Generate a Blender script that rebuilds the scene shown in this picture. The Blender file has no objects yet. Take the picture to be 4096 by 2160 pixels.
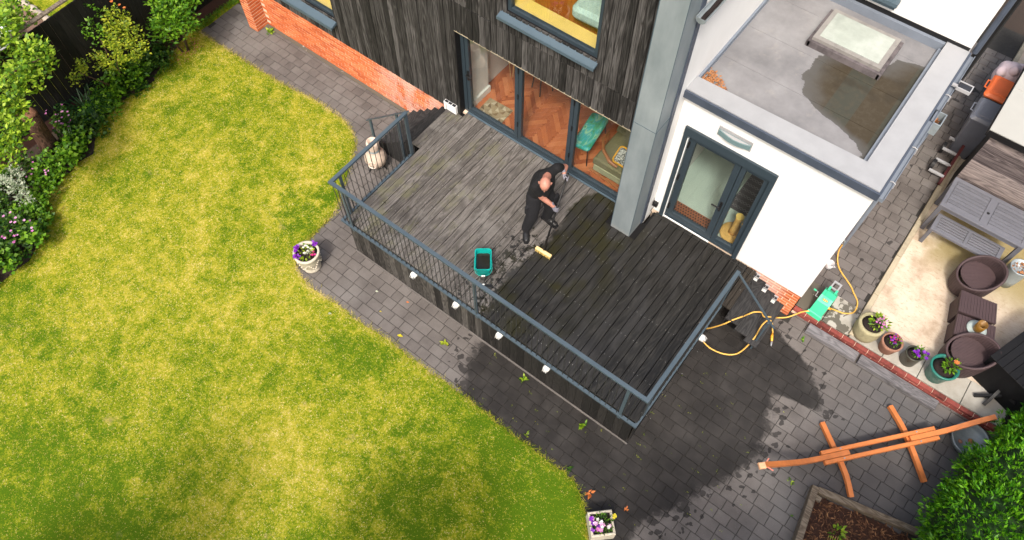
import bpy, math, random
import numpy as np
from mathutils import Vector, Matrix

random.seed(7); rng = np.random.default_rng(7)
SC = bpy.context.scene
COL = SC.collection
R = math.radians
PI = math.pi

# ------------------------------------------------------------------ camera
CAM_H, PITCH, ROLL, YAW = 11.8, R(60.811), R(0.4716), R(-37.065)
def make_camera():
    cy, sy, cp, sp = math.cos(YAW), math.sin(YAW), math.cos(PITCH), math.sin(PITCH)
    fwd = Vector((sy*cp, cy*cp, -sp)); right = Vector((cy, -sy, 0)); up = right.cross(fwd)
    cr, sr = math.cos(ROLL), math.sin(ROLL)
    r2 = cr*right + sr*up; u2 = -sr*right + cr*up
    cd = bpy.data.cameras.new('camera'); cd.lens = 26.524; cd.sensor_width = 36
    cd.clip_start = 0.1; cd.clip_end = 500
    co = bpy.data.objects.new('camera', cd); COL.objects.link(co)
    m = Matrix((r2, u2, -fwd)).transposed().to_4x4(); m.translation = (0, 0, CAM_H)
    co.matrix_world = m
    SC.camera = co
make_camera()

# ------------------------------------------------------------------ sky and sun
SUN_EL, SUN_AZ = R(55), math.atan2(0.36, -0.93)      # sun stands over the garden, a little to the right
w = bpy.data.worlds.new('World'); SC.world = w; w.use_nodes = True
wn = w.node_tree.nodes; wl = w.node_tree.links
sky = wn.new('ShaderNodeTexSky'); sky.sky_type = 'NISHITA'; sky.sun_disc = False
sky.sun_elevation = SUN_EL; sky.sun_rotation = SUN_AZ; sky.air_density = 1.4; sky.dust_density = 7.0
bg = wn['Background']; bg.inputs['Strength'].default_value = 0.15
wl.new(sky.outputs[0], bg.inputs['Color'])
sl = bpy.data.lights.new('sun', 'SUN'); sl.energy = 2.0; sl.angle = R(8.0); sl.color = (1.0, 0.96, 0.9)
so = bpy.data.objects.new('sun', sl); COL.objects.link(so)
sd = Vector((math.sin(SUN_AZ)*math.cos(SUN_EL), math.cos(SUN_AZ)*math.cos(SUN_EL), math.sin(SUN_EL)))
so.rotation_euler = sd.to_track_quat('Z', 'Y').to_euler(); so.location = sd*30
vs = SC.view_settings; vs.view_transform = 'Standard'; vs.look = 'None'; vs.exposure = 0.72; vs.gamma = 1
vs.use_curve_mapping = False

# ------------------------------------------------------------------ node helper
class G:
    def __init__(s, name):
        s.m = bpy.data.materials.new(name); s.m.use_nodes = True
        s.n = s.m.node_tree.nodes; s.l = s.m.node_tree.links; s.b = s.n['Principled BSDF']
    def put(s, inp, v):
        if isinstance(v, bpy.types.NodeSocket): s.l.new(v, inp)
        elif v is not None:
            if hasattr(inp.default_value, '__len__'):
                v = tuple(v) if hasattr(v, '__len__') else (v,)*len(inp.default_value)
                if len(inp.default_value) == 4 and len(v) == 3: v = v + (1,)
            inp.default_value = v
    def pos(s): return s.n.new('ShaderNodeNewGeometry').outputs['Position']
    def obj(s): return s.n.new('ShaderNodeTexCoord').outputs['Object']
    def rnd(s): return s.n.new('ShaderNodeObjectInfo').outputs['Random']
    def attr(s, a):
        k = s.n.new('ShaderNodeAttribute'); k.attribute_name = a; return k.outputs['Fac']
    def math(s, op, a, b=None, c=None, clamp=False):
        k = s.n.new('ShaderNodeMath'); k.operation = op; k.use_clamp = clamp
        for i, v in enumerate((a, b, c)):
            if v is not None: s.put(k.inputs[i], v)
        return k.outputs[0]
    def vm(s, op, a, b=None):
        k = s.n.new('ShaderNodeVectorMath'); k.operation = op
        s.put(k.inputs[0], a)
        if b is not None: s.put(k.inputs[3] if op == 'SCALE' else k.inputs[1], b)
        return k.outputs[0]
    def sep(s, v):
        k = s.n.new('ShaderNodeSeparateXYZ'); s.put(k.inputs[0], v); return k.outputs
    def noise(s, v, scale=1, detail=3, rough=.55, dist=0):
        k = s.n.new('ShaderNodeTexNoise'); s.put(k.inputs['Vector'], v)
        k.inputs['Scale'].default_value = scale; k.inputs['Detail'].default_value = detail
        k.inputs['Roughness'].default_value = rough; k.inputs['Distortion'].default_value = dist
        return k.outputs[0]
    def voro(s, v, scale=1, feat='F1', out='Distance', rand=1):
        k = s.n.new('ShaderNodeTexVoronoi'); k.feature = feat; s.put(k.inputs['Vector'], v)
        k.inputs['Scale'].default_value = scale; k.inputs['Randomness'].default_value = rand
        return k.outputs[out]
    def ramp(s, f, stops, interp='LINEAR'):
        k = s.n.new('ShaderNodeValToRGB'); s.put(k.inputs[0], f); e = k.color_ramp.elements
        k.color_ramp.interpolation = interp
        while len(e) < len(stops): e.new(.5)
        for el, (p, c) in zip(e, stops):
            el.position = p; el.color = (c, c, c, 1) if not hasattr(c, '__len__') else tuple(c) + (1,)
        return k.outputs[0]
    def step(s, f, a, b):          # smooth 0..1 between a and b
        k = s.n.new('ShaderNodeMapRange'); k.interpolation_type = 'SMOOTHSTEP'; s.put(k.inputs[0], f)
        k.inputs[1].default_value = a; k.inputs[2].default_value = b
        return k.outputs[0]
    def mix(s, f, a, b, mode='MIX'):
        k = s.n.new('ShaderNodeMix'); k.data_type = 'RGBA'; k.blend_type = mode; k.clamp_factor = True
        s.put(k.inputs[0], f); s.put(k.inputs[6], a); s.put(k.inputs[7], b); return k.outputs[2]
    def curve(s, f, pts, lo, hi):  # piecewise curve f -> value, f and value both inside [lo,hi]
        k = s.n.new('ShaderNodeFloatCurve'); c = k.mapping.curves[0]
        nrm = [((a-lo)/(hi-lo), (b-lo)/(hi-lo)) for a, b in pts]
        while len(c.points) < len(nrm): c.points.new(.5, .5)
        for p, (a, b) in zip(c.points, sorted(nrm)): p.location = (a, b); p.handle_type = 'VECTOR'
        k.mapping.update()
        s.put(k.inputs['Value'], s.math('DIVIDE', s.math('SUBTRACT', f, lo), hi-lo))
        return s.math('ADD', s.math('MULTIPLY', k.outputs[0], hi-lo), lo)
    def bump(s, h, strength=.3, dist=.01):
        k = s.n.new('ShaderNodeBump'); k.inputs['Strength'].default_value = strength
        k.inputs['Distance'].default_value = dist; s.put(k.inputs['Height'], h)
        s.l.new(k.outputs[0], s.b.inputs['Normal'])
    def done(s, col=None, rough=None, metal=None, spec=None):
        if col is not None: s.put(s.b.inputs['Base Color'], col)
        if rough is not None: s.put(s.b.inputs['Roughness'], rough)
        if metal is not None: s.put(s.b.inputs['Metallic'], metal)
        if spec is not None: s.put(s.b.inputs['Specular IOR Level'], spec)
        return s.m

def plain(name, c, rough=.6, var=.18, scale=14, bump=.12, metal=0, spec=.4, c2=None):
    """everyday surface: base colour with mottling, a little wear and fine relief"""
    g = G(name); p = g.pos(); n = g.noise(p, scale, 5, .6); n2 = g.noise(p, scale*.17, 3)
    d = tuple(x*(1-var*2) for x in c); l = c2 or tuple(min(.9, x*(1+var)) for x in c)
    f = g.math('ADD', g.math('MULTIPLY', n, .6), g.math('MULTIPLY', n2, .4))
    f = g.math('ADD', f, g.math('MULTIPLY', g.math('SUBTRACT', g.rnd(), .5), .25))
    col = g.ramp(f, [(.28, d), (.5, c), (.74, l)])
    g.bump(g.noise(p, scale*6, 3), bump, .004)
    return g.done(col, g.ramp(n, [(.3, max(0, rough-.1)), (.7, min(1, rough+.1))]), metal, spec)

def grain(g, along, wide, rnd, dist=.25):
    """contour-line wood figure; along/wide: stretch per axis"""
    v = g.vm('ADD', g.vm('MULTIPLY', g.pos(), along), g.vm('SCALE', (37.3, 91.7, 53.1), rnd))
    n = g.noise(v, 1, 1.5, .45, dist)
    rings = g.math('PINGPONG', g.math('MULTIPLY', n, wide), .5)
    fine = g.noise(g.vm('MULTIPLY', v, (22, 22, 22)), 1, 3, .6)
    return n, g.math('MULTIPLY', rings, 2), fine

# ------------------------------------------------------------------ mesh helper
def mesh_from(name, v, f, smooth=False):
    me = bpy.data.meshes.new(name); me.from_pydata([tuple(p) for p in v], [], f); me.update()
    if smooth: me.polygons.foreach_set('use_smooth', [True]*len(me.polygons))
    return me
class MB:
    def __init__(s): s.v = []; s.f = []
    def add(s, v, f):
        o = len(s.v); s.v += [tuple(p) for p in v]; s.f += [tuple(i+o for i in q) for q in f]; return s
    def box(s, x0, x1, y0, y1, z0, z1, M=None):
        v = [(x0,y0,z0),(x1,y0,z0),(x1,y1,z0),(x0,y1,z0),(x0,y0,z1),(x1,y0,z1),(x1,y1,z1),(x0,y1,z1)]
        if M: v = [M @ Vector(p) for p in v]
        return s.add(v, [(3,2,1,0),(4,5,6,7),(0,1,5,4),(1,2,6,5),(2,3,7,6),(3,0,4,7)])
    def cbox(s, x0, x1, y0, y1, z0, z1, c=.004, M=None, zf=None):
        """box with a chamfered top rim"""
        v = [(x0,y0,z0),(x1,y0,z0),(x1,y1,z0),(x0,y1,z0),(x0,y0,z1-c),(x1,y0,z1-c),(x1,y1,z1-c),(x0,y1,z1-c),
             (x0+c,y0+c,z1),(x1-c,y0+c,z1),(x1-c,y1-c,z1),(x0+c,y1-c,z1)]
        if zf: v = [(x, y, z+zf(x, y)) for x, y, z in v]
        if M: v = [M @ Vector(p) for p in v]
        f = [(3,2,1,0),(8,9,10,11)]
        for i in range(4):
            j = (i+1) % 4; f += [(i,j,j+4,i+4),(i+4,j+4,j+8,i+8)]
        return s.add(v, f)
    def beam(s, a, b, w, h, up=(0,0,1), c=0):
        """rectangular bar from a to b: width w across, height h along up"""
        a = Vector(a); b = Vector(b); d = (b-a); L = d.length; d.normalize()
        sx = d.cross(Vector(up)); sx.normalize(); uz = sx.cross(d)
        M = Matrix((sx, d, uz)).transposed().to_4x4(); M.translation = a
        if c: return s.cbox(-w/2, w/2, 0, L, -h/2, h/2, c, M)
        return s.box(-w/2, w/2, 0, L, -h/2, h/2, M)
    def tube(s, pts, r, n=8, cap=True):
        pts = [Vector(p) for p in pts]; rs = r if hasattr(r, '__len__') else [r]*len(pts)
        o = len(s.v); prev = None; vs_ = []; fs = []
        for i, p in enumerate(pts):
            d = (pts[min(i+1, len(pts)-1)] - pts[max(i-1, 0)]).normalized()
            if prev is None:
                ref = Vector((0,0,1)) if abs(d.z) < .9 else Vector((1,0,0)); u = d.cross(ref).normalized()
            else: u = (prev - d*prev.dot(d)).normalized()
            prev = u; q = d.cross(u)
            for k in range(n):
                a = 2*PI*k/n; vs_.append(p + (u*math.cos(a) + q*math.sin(a))*rs[i])
        for i in range(len(pts)-1):
            for k in range(n):
                a = i*n+k; b = i*n+(k+1) % n; fs.append((a, b, b+n, a+n))
        if cap: fs += [tuple(range(n-1, -1, -1)), tuple((len(pts)-1)*n+k for k in range(n))]
        return s.add(vs_, fs)
    def lathe(s, prof, c=(0,0,0), n=24, sx=1, sy=1, M=None, cap=True, wob=0):
        v = []; f = []
        for r, z in prof:
            for k in range(n):
                a = 2*PI*k/n; rr = r*(1+wob*math.sin(3*a+z*9))
                p = Vector((rr*math.cos(a)*sx, rr*math.sin(a)*sy, z))
                v.append((M @ p if M else p) + Vector(c))
        for i in range(len(prof)-1):
            for k in range(n):
                a = i*n+k; b = i*n+(k+1) % n; f.append((a, b, b+n, a+n))
        if cap: f += [tuple(range(n-1, -1, -1)), tuple((len(prof)-1)*n+k for k in range(n))]
        return s.add(v, f)
    def ball(s, c, r, n=12, m=8, M=None):
        rx, ry, rz = r if hasattr(r, '__len__') else (r, r, r); v = []; f = []
        for i in range(m+1):
            t = PI*i/m - PI/2
            for k in range(n):
                a = 2*PI*k/n; p = Vector((rx*math.cos(t)*math.cos(a), ry*math.cos(t)*math.sin(a), rz*math.sin(t)))
                v.append((M @ p if M else p) + Vector(c))
        for i in range(m):
            for k in range(n):
                a = i*n+k; b = i*n+(k+1) % n; f.append((a, b, b+n, a+n))
        return s.add(v, f)
    def prism(s, poly, z0, z1, M=None):
        n = len(poly); v = [Vector((x, y, z0)) for x, y in poly] + [Vector((x, y, z1)) for x, y in poly]
        if M: v = [M @ p for p in v]
        f = [tuple(range(n-1, -1, -1)), tuple(range(n, 2*n))] + [(i, (i+1) % n, n+(i+1) % n, n+i) for i in range(n)]
        return s.add(v, f)
    def mesh(s, name, smooth=False): return mesh_from(name, s.v, s.f, smooth)
    def build(s, name, mat, parent=None, smooth=False, kind=None):
        return link(name, s.mesh(name, smooth), mat, parent, kind=kind)

LOC = {}
def link(name, me, mat=None, parent=None, loc=None, kind=None, rot=None, scale=None):
    o = bpy.data.objects.new(name, me); COL.objects.link(o)
    if mat is not None and len(me.materials) == 0: me.materials.append(mat)
    if loc is not None: o.location = loc
    if rot is not None: o.rotation_euler = rot
    if scale is not None: o.scale = scale
    if parent is not None:
        o.parent = parent
        if parent.name in LOC: o.matrix_parent_inverse = Matrix.Translation(-LOC[parent.name])
        elif parent.type == 'MESH': o.matrix_parent_inverse = parent.matrix_basis.inverted() if parent.location.length else Matrix()
    if kind: o['kind'] = kind
    return o
def tag(o, label, cat, group=None):
    o['label'] = label; o['category'] = cat
    if group: o['group'] = group
    return o
def thing(name, label, cat, loc=(0,0,0), group=None):
    o = bpy.data.objects.new(name, None); COL.objects.link(o); o.empty_display_size = .1
    o.location = loc; LOC[o.name] = Vector(loc)
    return tag(o, label, cat, group)
def copy_tree(o, parent=None, name=None):
    c = o.copy(); COL.objects.link(c)
    if parent is not None: c.parent = parent
    for ch in list(o.children): copy_tree(ch, c)
    return c
def poly_in(x, y, P):
    r = False; j = len(P)-1
    for i in range(len(P)):
        if (P[i][1] > y) != (P[j][1] > y) and x < (P[j][0]-P[i][0])*(y-P[i][1])/(P[j][1]-P[i][1])+P[i][0]: r = not r
        j = i
    return r
def np_in(x, y, P):
    r = np.zeros(len(x), bool); j = len(P)-1
    for i in range(len(P)):
        (xi, yi), (xj, yj) = P[i], P[j]
        if yi != yj: r ^= ((yi > y) != (yj > y)) & (x < (xj-xi)*(y-yi)/(yj-yi)+xi)
        j = i
    return r
def sm(t): t = max(0., min(1., t)); return t*t*(3-2*t)
def gz(x, y):
    """height of the paved yard: flat by the lawn, rising to the right towards the extension"""
    return max(0., min(.36, .103*(y-3.7)))*sm((x+1.7)/1.1)

# leaf scatter: one mesh of many small folded leaves with a per-leaf random value 'lv'
def leaves(P, D, size, aspect=.55, fold=.25, name='leaves', lv=None):
    """P: N x 3 leaf bases, D: N x 3 leaf directions, size: scalar or N"""
    n = len(P); P = np.asarray(P, float); D = np.asarray(D, float)
    D /= np.linalg.norm(D, axis=1)[:, None]+1e-9
    S = np.broadcast_to(np.asarray(size, float), (n,))[:, None]
    up = np.tile([0, 0, 1.], (n, 1)) + rng.normal(0, .35, (n, 3))
    T = np.cross(D, up); T /= np.linalg.norm(T, axis=1)[:, None]+1e-9
    N = np.cross(T, D)
    a = P; b = P + D*S*.45 + T*S*aspect*.5 + N*S*fold*.4; c = P + D*S - N*S*fold*.25
    d = P + D*S*.45 - T*S*aspect*.5 + N*S*fold*.4
    m = P + D*S*.5
    V = np.stack([a, b, c, d, m], 1).reshape(-1, 3)
    i = np.arange(n)[:, None]*5
    F = np.concatenate([i+[[0,1,4]], i+[[1,2,4]], i+[[2,3,4]], i+[[3,0,4]]], 1).reshape(-1, 3)
    me = tri_mesh(name, V, F)
    at = me.attributes.new('lv', 'FLOAT', 'POINT')
    lv = rng.random(n) if lv is None else lv
    at.data.foreach_set('value', np.repeat(lv, 5).astype(np.float32))
    return me
def tri_mesh(name, V, F):
    me = bpy.data.meshes.new(name); me.vertices.add(len(V)); me.vertices.foreach_set('co', np.asarray(V, np.float32).ravel())
    k = F.shape[1]
    me.loops.add(F.size); me.loops.foreach_set('vertex_index', F.astype(np.int32).ravel())
    me.polygons.add(len(F)); me.polygons.foreach_set('loop_start', np.arange(0, F.size, k, dtype=np.int32))
    me.update(calc_edges=True); return me
def blob_pts(n, c, r, shell=.55):
    """points spread through an ellipsoid, denser towards its skin"""
    d = rng.normal(size=(n, 3)); d /= np.linalg.norm(d, axis=1)[:, None]
    q = rng.random(n)**.5*(1-shell)+shell*rng.random(n)**.25
    return np.asarray(c)+d*q[:, None]*np.asarray(r), d

# ------------------------------------------------------------------ materials
def m_deck():
    g = G('weathered_deck_wood'); p = g.pos(); r = g.rnd(); x, y, z = g.sep(p)
    n, rings, fine = grain(g, (6.5, .75, 6.5), 9, r)
    f = g.math('ADD', g.math('MULTIPLY', rings, .42), g.math('MULTIPLY', fine, .62))
    f = g.math('ADD', f, g.math('MULTIPLY', g.math('SUBTRACT', r, .5), .3))
    dry = g.ramp(f, [(.1, (.04,.036,.033)), (.5, (.083,.075,.069)), (.95, (.165,.151,.141))])
    pale = g.step(g.noise(p, 2.6, 5, .65), .52, .68)
    dry = g.mix(g.math('MULTIPLY', pale, .5), dry, (.165,.155,.145))
    moss = g.math('MULTIPLY', g.step(g.noise(g.vm('MULTIPLY', p, (2.2,1.3,1)), 1.6, 6, .7), .5, .66),
                  g.step(x, -3.6, -6.2))
    dry = g.mix(g.math('MULTIPLY', moss, .55), dry, (.12,.118,.062))
    spots = g.step(g.noise(p, 26, 4, .7), .62, .72)
    dry = g.mix(g.math('MULTIPLY', spots, .35), dry, (.32,.3,.28))
    # wet half: the water line wanders, with splashes ahead of it
    edge = g.curve(y, [(3.8,-3.45),(3.96,-3.47),(4.36,-3.58),(4.77,-3.66),(4.94,-3.57),(5.24,-3.52),(5.44,-3.55),
                       (5.58,-3.46),(5.78,-3.55),(6.02,-3.5),(6.34,-3.59),(6.68,-3.53),(6.94,-3.38),(7.2,-2.9)], -8, 8)
    wob = g.math('MULTIPLY', g.math('SUBTRACT', g.noise(p, 7, 4, .6), .5), .22)
    d = g.math('ADD', g.math('SUBTRACT', x, edge), wob)
    wet = g.step(d, -.05, .05)
    near = g.math('MULTIPLY', g.step(d, -.95, -.1), g.step(y, 6.1, 5.2))
    blot = g.step(g.math('ADD', g.noise(p, 15, 3, .6, .5), g.math('MULTIPLY', near, .2)), .69, .71)
    wet = g.math('MAXIMUM', wet, blot)
    wn_ = g.noise(p, 2.3, 3); film = g.step(wn_, .42, .62)
    wc = g.ramp(g.math('ADD', g.math('MULTIPLY', rings, .45), g.math('MULTIPLY', fine, .55)),
                [(.2, (.007,.0066,.006)), (.55, (.0145,.0137,.0122)), (.9, (.035,.033,.03))])
    wc = g.mix(g.math('MULTIPLY', g.math('MULTIPLY', film, g.step(x, -1.7, -2.9)), .8), wc, (.019,.0175,.0045))
    wc = g.mix(g.math('MULTIPLY', g.step(g.noise(g.vm('MULTIPLY', p, (2.4, .8, 1)), 1.3, 4, .6), .48, .64), .55), wc, (.031,.03,.03))
    col = g.mix(wet, dry, wc)
    g.bump(g.math('ADD', g.math('MULTIPLY', rings, .5), fine), .35, .004)
    rough = g.mix(wet, (.78,)*3, g.ramp(wn_, [(.4, .55), (.6, .38)]))
    return g.done(col, rough, 0, .3)
def m_char(name, lo, mid, hi, al=(8, 8, .8), wide=11):
    g = G(name); r = g.rnd(); n, rings, fine = grain(g, al, wide, r, .35)
    f = g.math('ADD', g.math('MULTIPLY', rings, .5), g.math('MULTIPLY', fine, .5))
    f = g.math('ADD', f, g.math('MULTIPLY', g.math('SUBTRACT', r, .5), .6))
    col = g.ramp(f, [(.12, lo), (.5, mid), (.92, hi)])
    if 'fascia' in name:
        wx = g.sep(g.pos())[0]; wt = g.step(g.math('ADD', wx, g.math('MULTIPLY', g.noise(g.vm('MULTIPLY', g.pos(), (9, 9, .5)), 1, 3), 1.6)), -3.1, -2.3)
        col = g.mix(wt, col, g.mix(.8, col, (.007,.0065,.006)))
    worn = g.step(g.noise(g.vm('MULTIPLY', g.pos(), (5, 5, .9)), 1.1, 4, .7), .6, .78)
    col = g.mix(g.math('MULTIPLY', worn, .5 if 'fascia' not in name else .2), col, hi)
    g.bump(g.math('ADD', rings, fine), .45, .005)
    return g.done(col, .75, 0, .25)
def m_paver():
    g = G('block_paving'); p = g.pos(); r = g.rnd(); x, y, z = g.sep(p)
    lv = g.attr('lv'); t = g.math('FRACT', g.math('ADD', g.math('MULTIPLY', r, 7.3), g.math('MULTIPLY', lv, 5.7)))
    f = g.math('ADD', g.math('MULTIPLY', g.noise(p, 2.2, 5, .6), .75), g.math('MULTIPLY', t, .17))
    dry = g.ramp(f, [(.3, (.092,.082,.077)), (.5, (.128,.115,.108)), (.78, (.172,.158,.15))])
    dry = g.mix(g.math('MULTIPLY', g.step(g.noise(p, .7, 4), .52, .66), .35), dry, (.17,.16,.152))
    dry = g.mix(g.step(g.noise(p, 75, 2, .7), .68, .76), dry, (.3,.285,.27))
    dry = g.mix(g.math('MULTIPLY', g.step(g.noise(p, 110, 2), .6, .7), .4), dry, (.05,.045,.043))
    # shade over the right of the yard, painted into the block colour
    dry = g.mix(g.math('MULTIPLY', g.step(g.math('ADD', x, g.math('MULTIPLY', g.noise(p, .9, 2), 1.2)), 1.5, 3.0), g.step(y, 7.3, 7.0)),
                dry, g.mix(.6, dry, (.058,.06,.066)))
    xr = g.curve(y, [(2.2,.15),(2.72,.26),(2.94,.21),(3.28,.42),(3.5,.59),(3.89,.7),(4.29,.95),(4.73,1.09),(4.9,1.16),
                     (5.34,1.07),(5.8,.88),(5.95,.82),(6.06,1.5),(6.1,1.57),(6.31,1.43),(6.45,1.3),(6.6,1.15),(6.72,.9),(6.85,.45),(7.1,.05),(7.3,-.4)], -8, 8)
    xl = g.curve(y, [(2.3,-2.0),(2.9,-3.25),(3.18,-3.32),(3.46,-3.55),(3.84,-3.54),(4.5,-3.5),(8,-3.5)], -8, 8)
    wob = g.math('MULTIPLY', g.math('SUBTRACT', g.noise(p, 5, 5, .65), .5), .42)
    dr = g.math('ADD', g.math('SUBTRACT', xr, x), wob); dl = g.math('ADD', g.math('SUBTRACT', x, xl), wob)
    band = g.math('MINIMUM', dr, dl)
    w = band; wet = g.step(g.math('ADD', w, g.math('MULTIPLY', g.math('SUBTRACT', g.noise(p, 30, 3, .7), .5), .22)), -.09, .1)
    near = g.step(w, -.75, -.02)
    vo = g.voro(g.vm('ADD', p, g.vm('SCALE', g.vm('MULTIPLY', (1, 1, 0), g.noise(p, 9, 2)), .12)), 7.5)
    blot = g.step(g.math('ADD', g.math('SUBTRACT', .3, vo), g.math('MULTIPLY', near, .4)), .3, .32)
    blot = g.math('MULTIPLY', blot, g.step(near, .05, .3))
    damp = g.math('MULTIPLY', g.math('MULTIPLY', g.step(x, .25, .5), g.step(y, 7.1, 7.4)), g.step(g.noise(p, 2.6, 2, .5), .66, .68))
    wet = g.math('MAXIMUM', wet, g.math('MAXIMUM', g.math('MULTIPLY', blot, .85), g.math('MULTIPLY', damp, .8)))
    wet = g.math('MULTIPLY', wet, g.ramp(g.noise(p, 3.2, 4, .65), [(.35, .88), (.6, 1)]))
    wc = g.mix(.93, dry, g.ramp(g.noise(p, 1.4, 3), [(.35, (.0085,.0077,.0074)), (.65, (.0165,.015,.0143))]))
    col = g.mix(wet, dry, wc)
    g.bump(g.noise(p, 60, 4, .7), .3, .004)
    return g.done(col, g.mix(wet, (.9,)*3, (.6,)*3), 0, .16)
def m_grass():
    g = G('dry_summer_lawn'); p = g.pos(); x, y, z = g.sep(p); lv = g.attr('lv')
    a = g.noise(p, .5, 5, .6, .4); b = g.noise(g.vm('ADD', p, (31, 7, 0)), 3.8, 6, .74, .4); c = g.noise(p, 30, 5, .75)
    f = g.math('ADD', g.math('MULTIPLY', a, .7), g.math('ADD', g.math('MULTIPLY', b, .85), g.math('MULTIPLY', c, 1.0)))
    f = g.math('ADD', g.math('SUBTRACT', f, .695), g.math('MULTIPLY', g.math('SUBTRACT', lv, .5), .55))
    for lx, ly, lr in ((-2.9,1.0,1.0),(-2.0,-.1,.8),(-7.6,4.6,.55),(-7.9,3.9,.6),(-.9,2.0,.9),(-6.9,-2.4,1.6)):
        dl_ = g.vm('LENGTH', g.vm('SUBTRACT', p, (lx, ly, 0)))
        dn = g.n[-1].outputs['Value']
        f = g.math('SUBTRACT', f, g.math('MULTIPLY', g.step(g.math('ADD', dn, g.math('MULTIPLY', g.math('SUBTRACT', b, .5), 1.6)), lr*1.25, lr*.1), .14))
    # lusher along the paving and in the lower corner, thinner in the middle
    f = g.math('SUBTRACT', f, g.math('MULTIPLY', g.step(g.math('ADD', x, y), -4.5, 1.0), .16))
    f = g.math('SUBTRACT', f, g.math('MULTIPLY', g.step(y, .4, -2.4), .1))
    col = g.ramp(f, [(.12, (.06,.115,.005)), (.29, (.17,.2,.01)), (.45, (.315,.28,.027)), (.6, (.43,.355,.09)), (.8, (.54,.435,.23))])
    brown = g.step(g.noise(g.vm('ADD', p, (3, 55, 0)), 1.5, 5, .7), .62, .74)
    col = g.mix(g.math('MULTIPLY', brown, .4), col, (.36,.25,.12))
    tuft = g.step(g.noise(g.vm('ADD', p, (13, 5, 0)), 3.6, 4, .65), .6, .72)
    col = g.mix(g.math('MULTIPLY', tuft, .6), col, (.09,.165,.006))
    # bare earth edge under the border
    g.bump(g.noise(p, 45, 4, .7), .6, .02)
    return g.done(col, .95, 0, .05)
def m_leaf(name, stops, trans=.35, gloss=.45):
    g = G(name); lv = g.attr('lv')
    f = g.math('ADD', g.math('MULTIPLY', lv, .75), g.math('MULTIPLY', g.noise(g.pos(), 3.5, 3), .4))
    k = len(stops); col = g.ramp(f, [(.12+.9*i/max(1, k-1), s) for i, s in enumerate(stops)])
    tr = g.n.new('ShaderNodeBsdfTranslucent'); g.put(tr.inputs[0], g.mix(.5, col, (.3,.36,.03), 'MULTIPLY') if 0 else col)
    mx = g.n.new('ShaderNodeMixShader'); mx.inputs[0].default_value = trans
    g.done(col, gloss, 0, .35)
    out = g.n['Material Output']; g.l.new(g.b.outputs[0], mx.inputs[1]); g.l.new(tr.outputs[0], mx.inputs[2])
    g.l.new(mx.outputs[0], out.inputs[0]); return g.m
def m_brick():
    g = G('orange_red_brick'); p = g.pos(); r = g.rnd(); x, y, z = g.sep(p)
    f = g.math('ADD', g.math('MULTIPLY', g.noise(p, 22, 5, .65), .5), g.math('MULTIPLY', r, .5))
    col = g.ramp(f, [(.2, (.36,.085,.032)), (.5, (.52,.14,.052)), (.8, (.6,.21,.09))])
    bloom = g.math('MULTIPLY', g.math('MULTIPLY', g.step(x, -9.0, -7.9), g.step(x, -6.6, -7.1)), g.step(g.noise(g.vm('MULTIPLY', p, (1.6,1,1)), 1.7, 5, .7), .4, .62))
    b2 = g.math('MULTIPLY', g.math('MULTIPLY', g.step(x, -.6, -.4), g.step(x, .2, -.1)), g.step(z, .62, .8))
    col = g.mix(g.math('MULTIPLY', g.math('MAXIMUM', bloom, b2), .5), col, (.62,.5,.46))
    g.bump(g.noise(p, 70, 4), .3, .003)
    return g.done(col, .85, 0, .2)
def m_glass():
    g = G('window_glass'); n = g.n; ge = n.new('ShaderNodeNewGeometry')
    dt = n.new('ShaderNodeVectorMath'); dt.operation = 'DOT_PRODUCT'
    g.l.new(ge.outputs['Normal'], dt.inputs[0]); g.l.new(ge.outputs['Incoming'], dt.inputs[1])
    c = g.math('SUBTRACT', 1, g.math('ABSOLUTE', dt.outputs['Value']))
    fr = g.math('ADD', .07, g.math('MULTIPLY', .93, g.math('POWER', c, 5)))
    t = n.new('ShaderNodeBsdfTransparent'); t.inputs[0].default_value = (.95,.97,.96,1)
    gl = n.new('ShaderNodeBsdfGlossy'); gl.inputs['Roughness'].default_value = .01
    mx = n.new('ShaderNodeMixShader'); g.l.new(fr, mx.inputs[0]); g.l.new(t.outputs[0], mx.inputs[1])
    g.l.new(gl.outputs[0], mx.inputs[2]); g.l.new(mx.outputs[0], n['Material Output'].inputs[0]); return g.m
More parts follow.
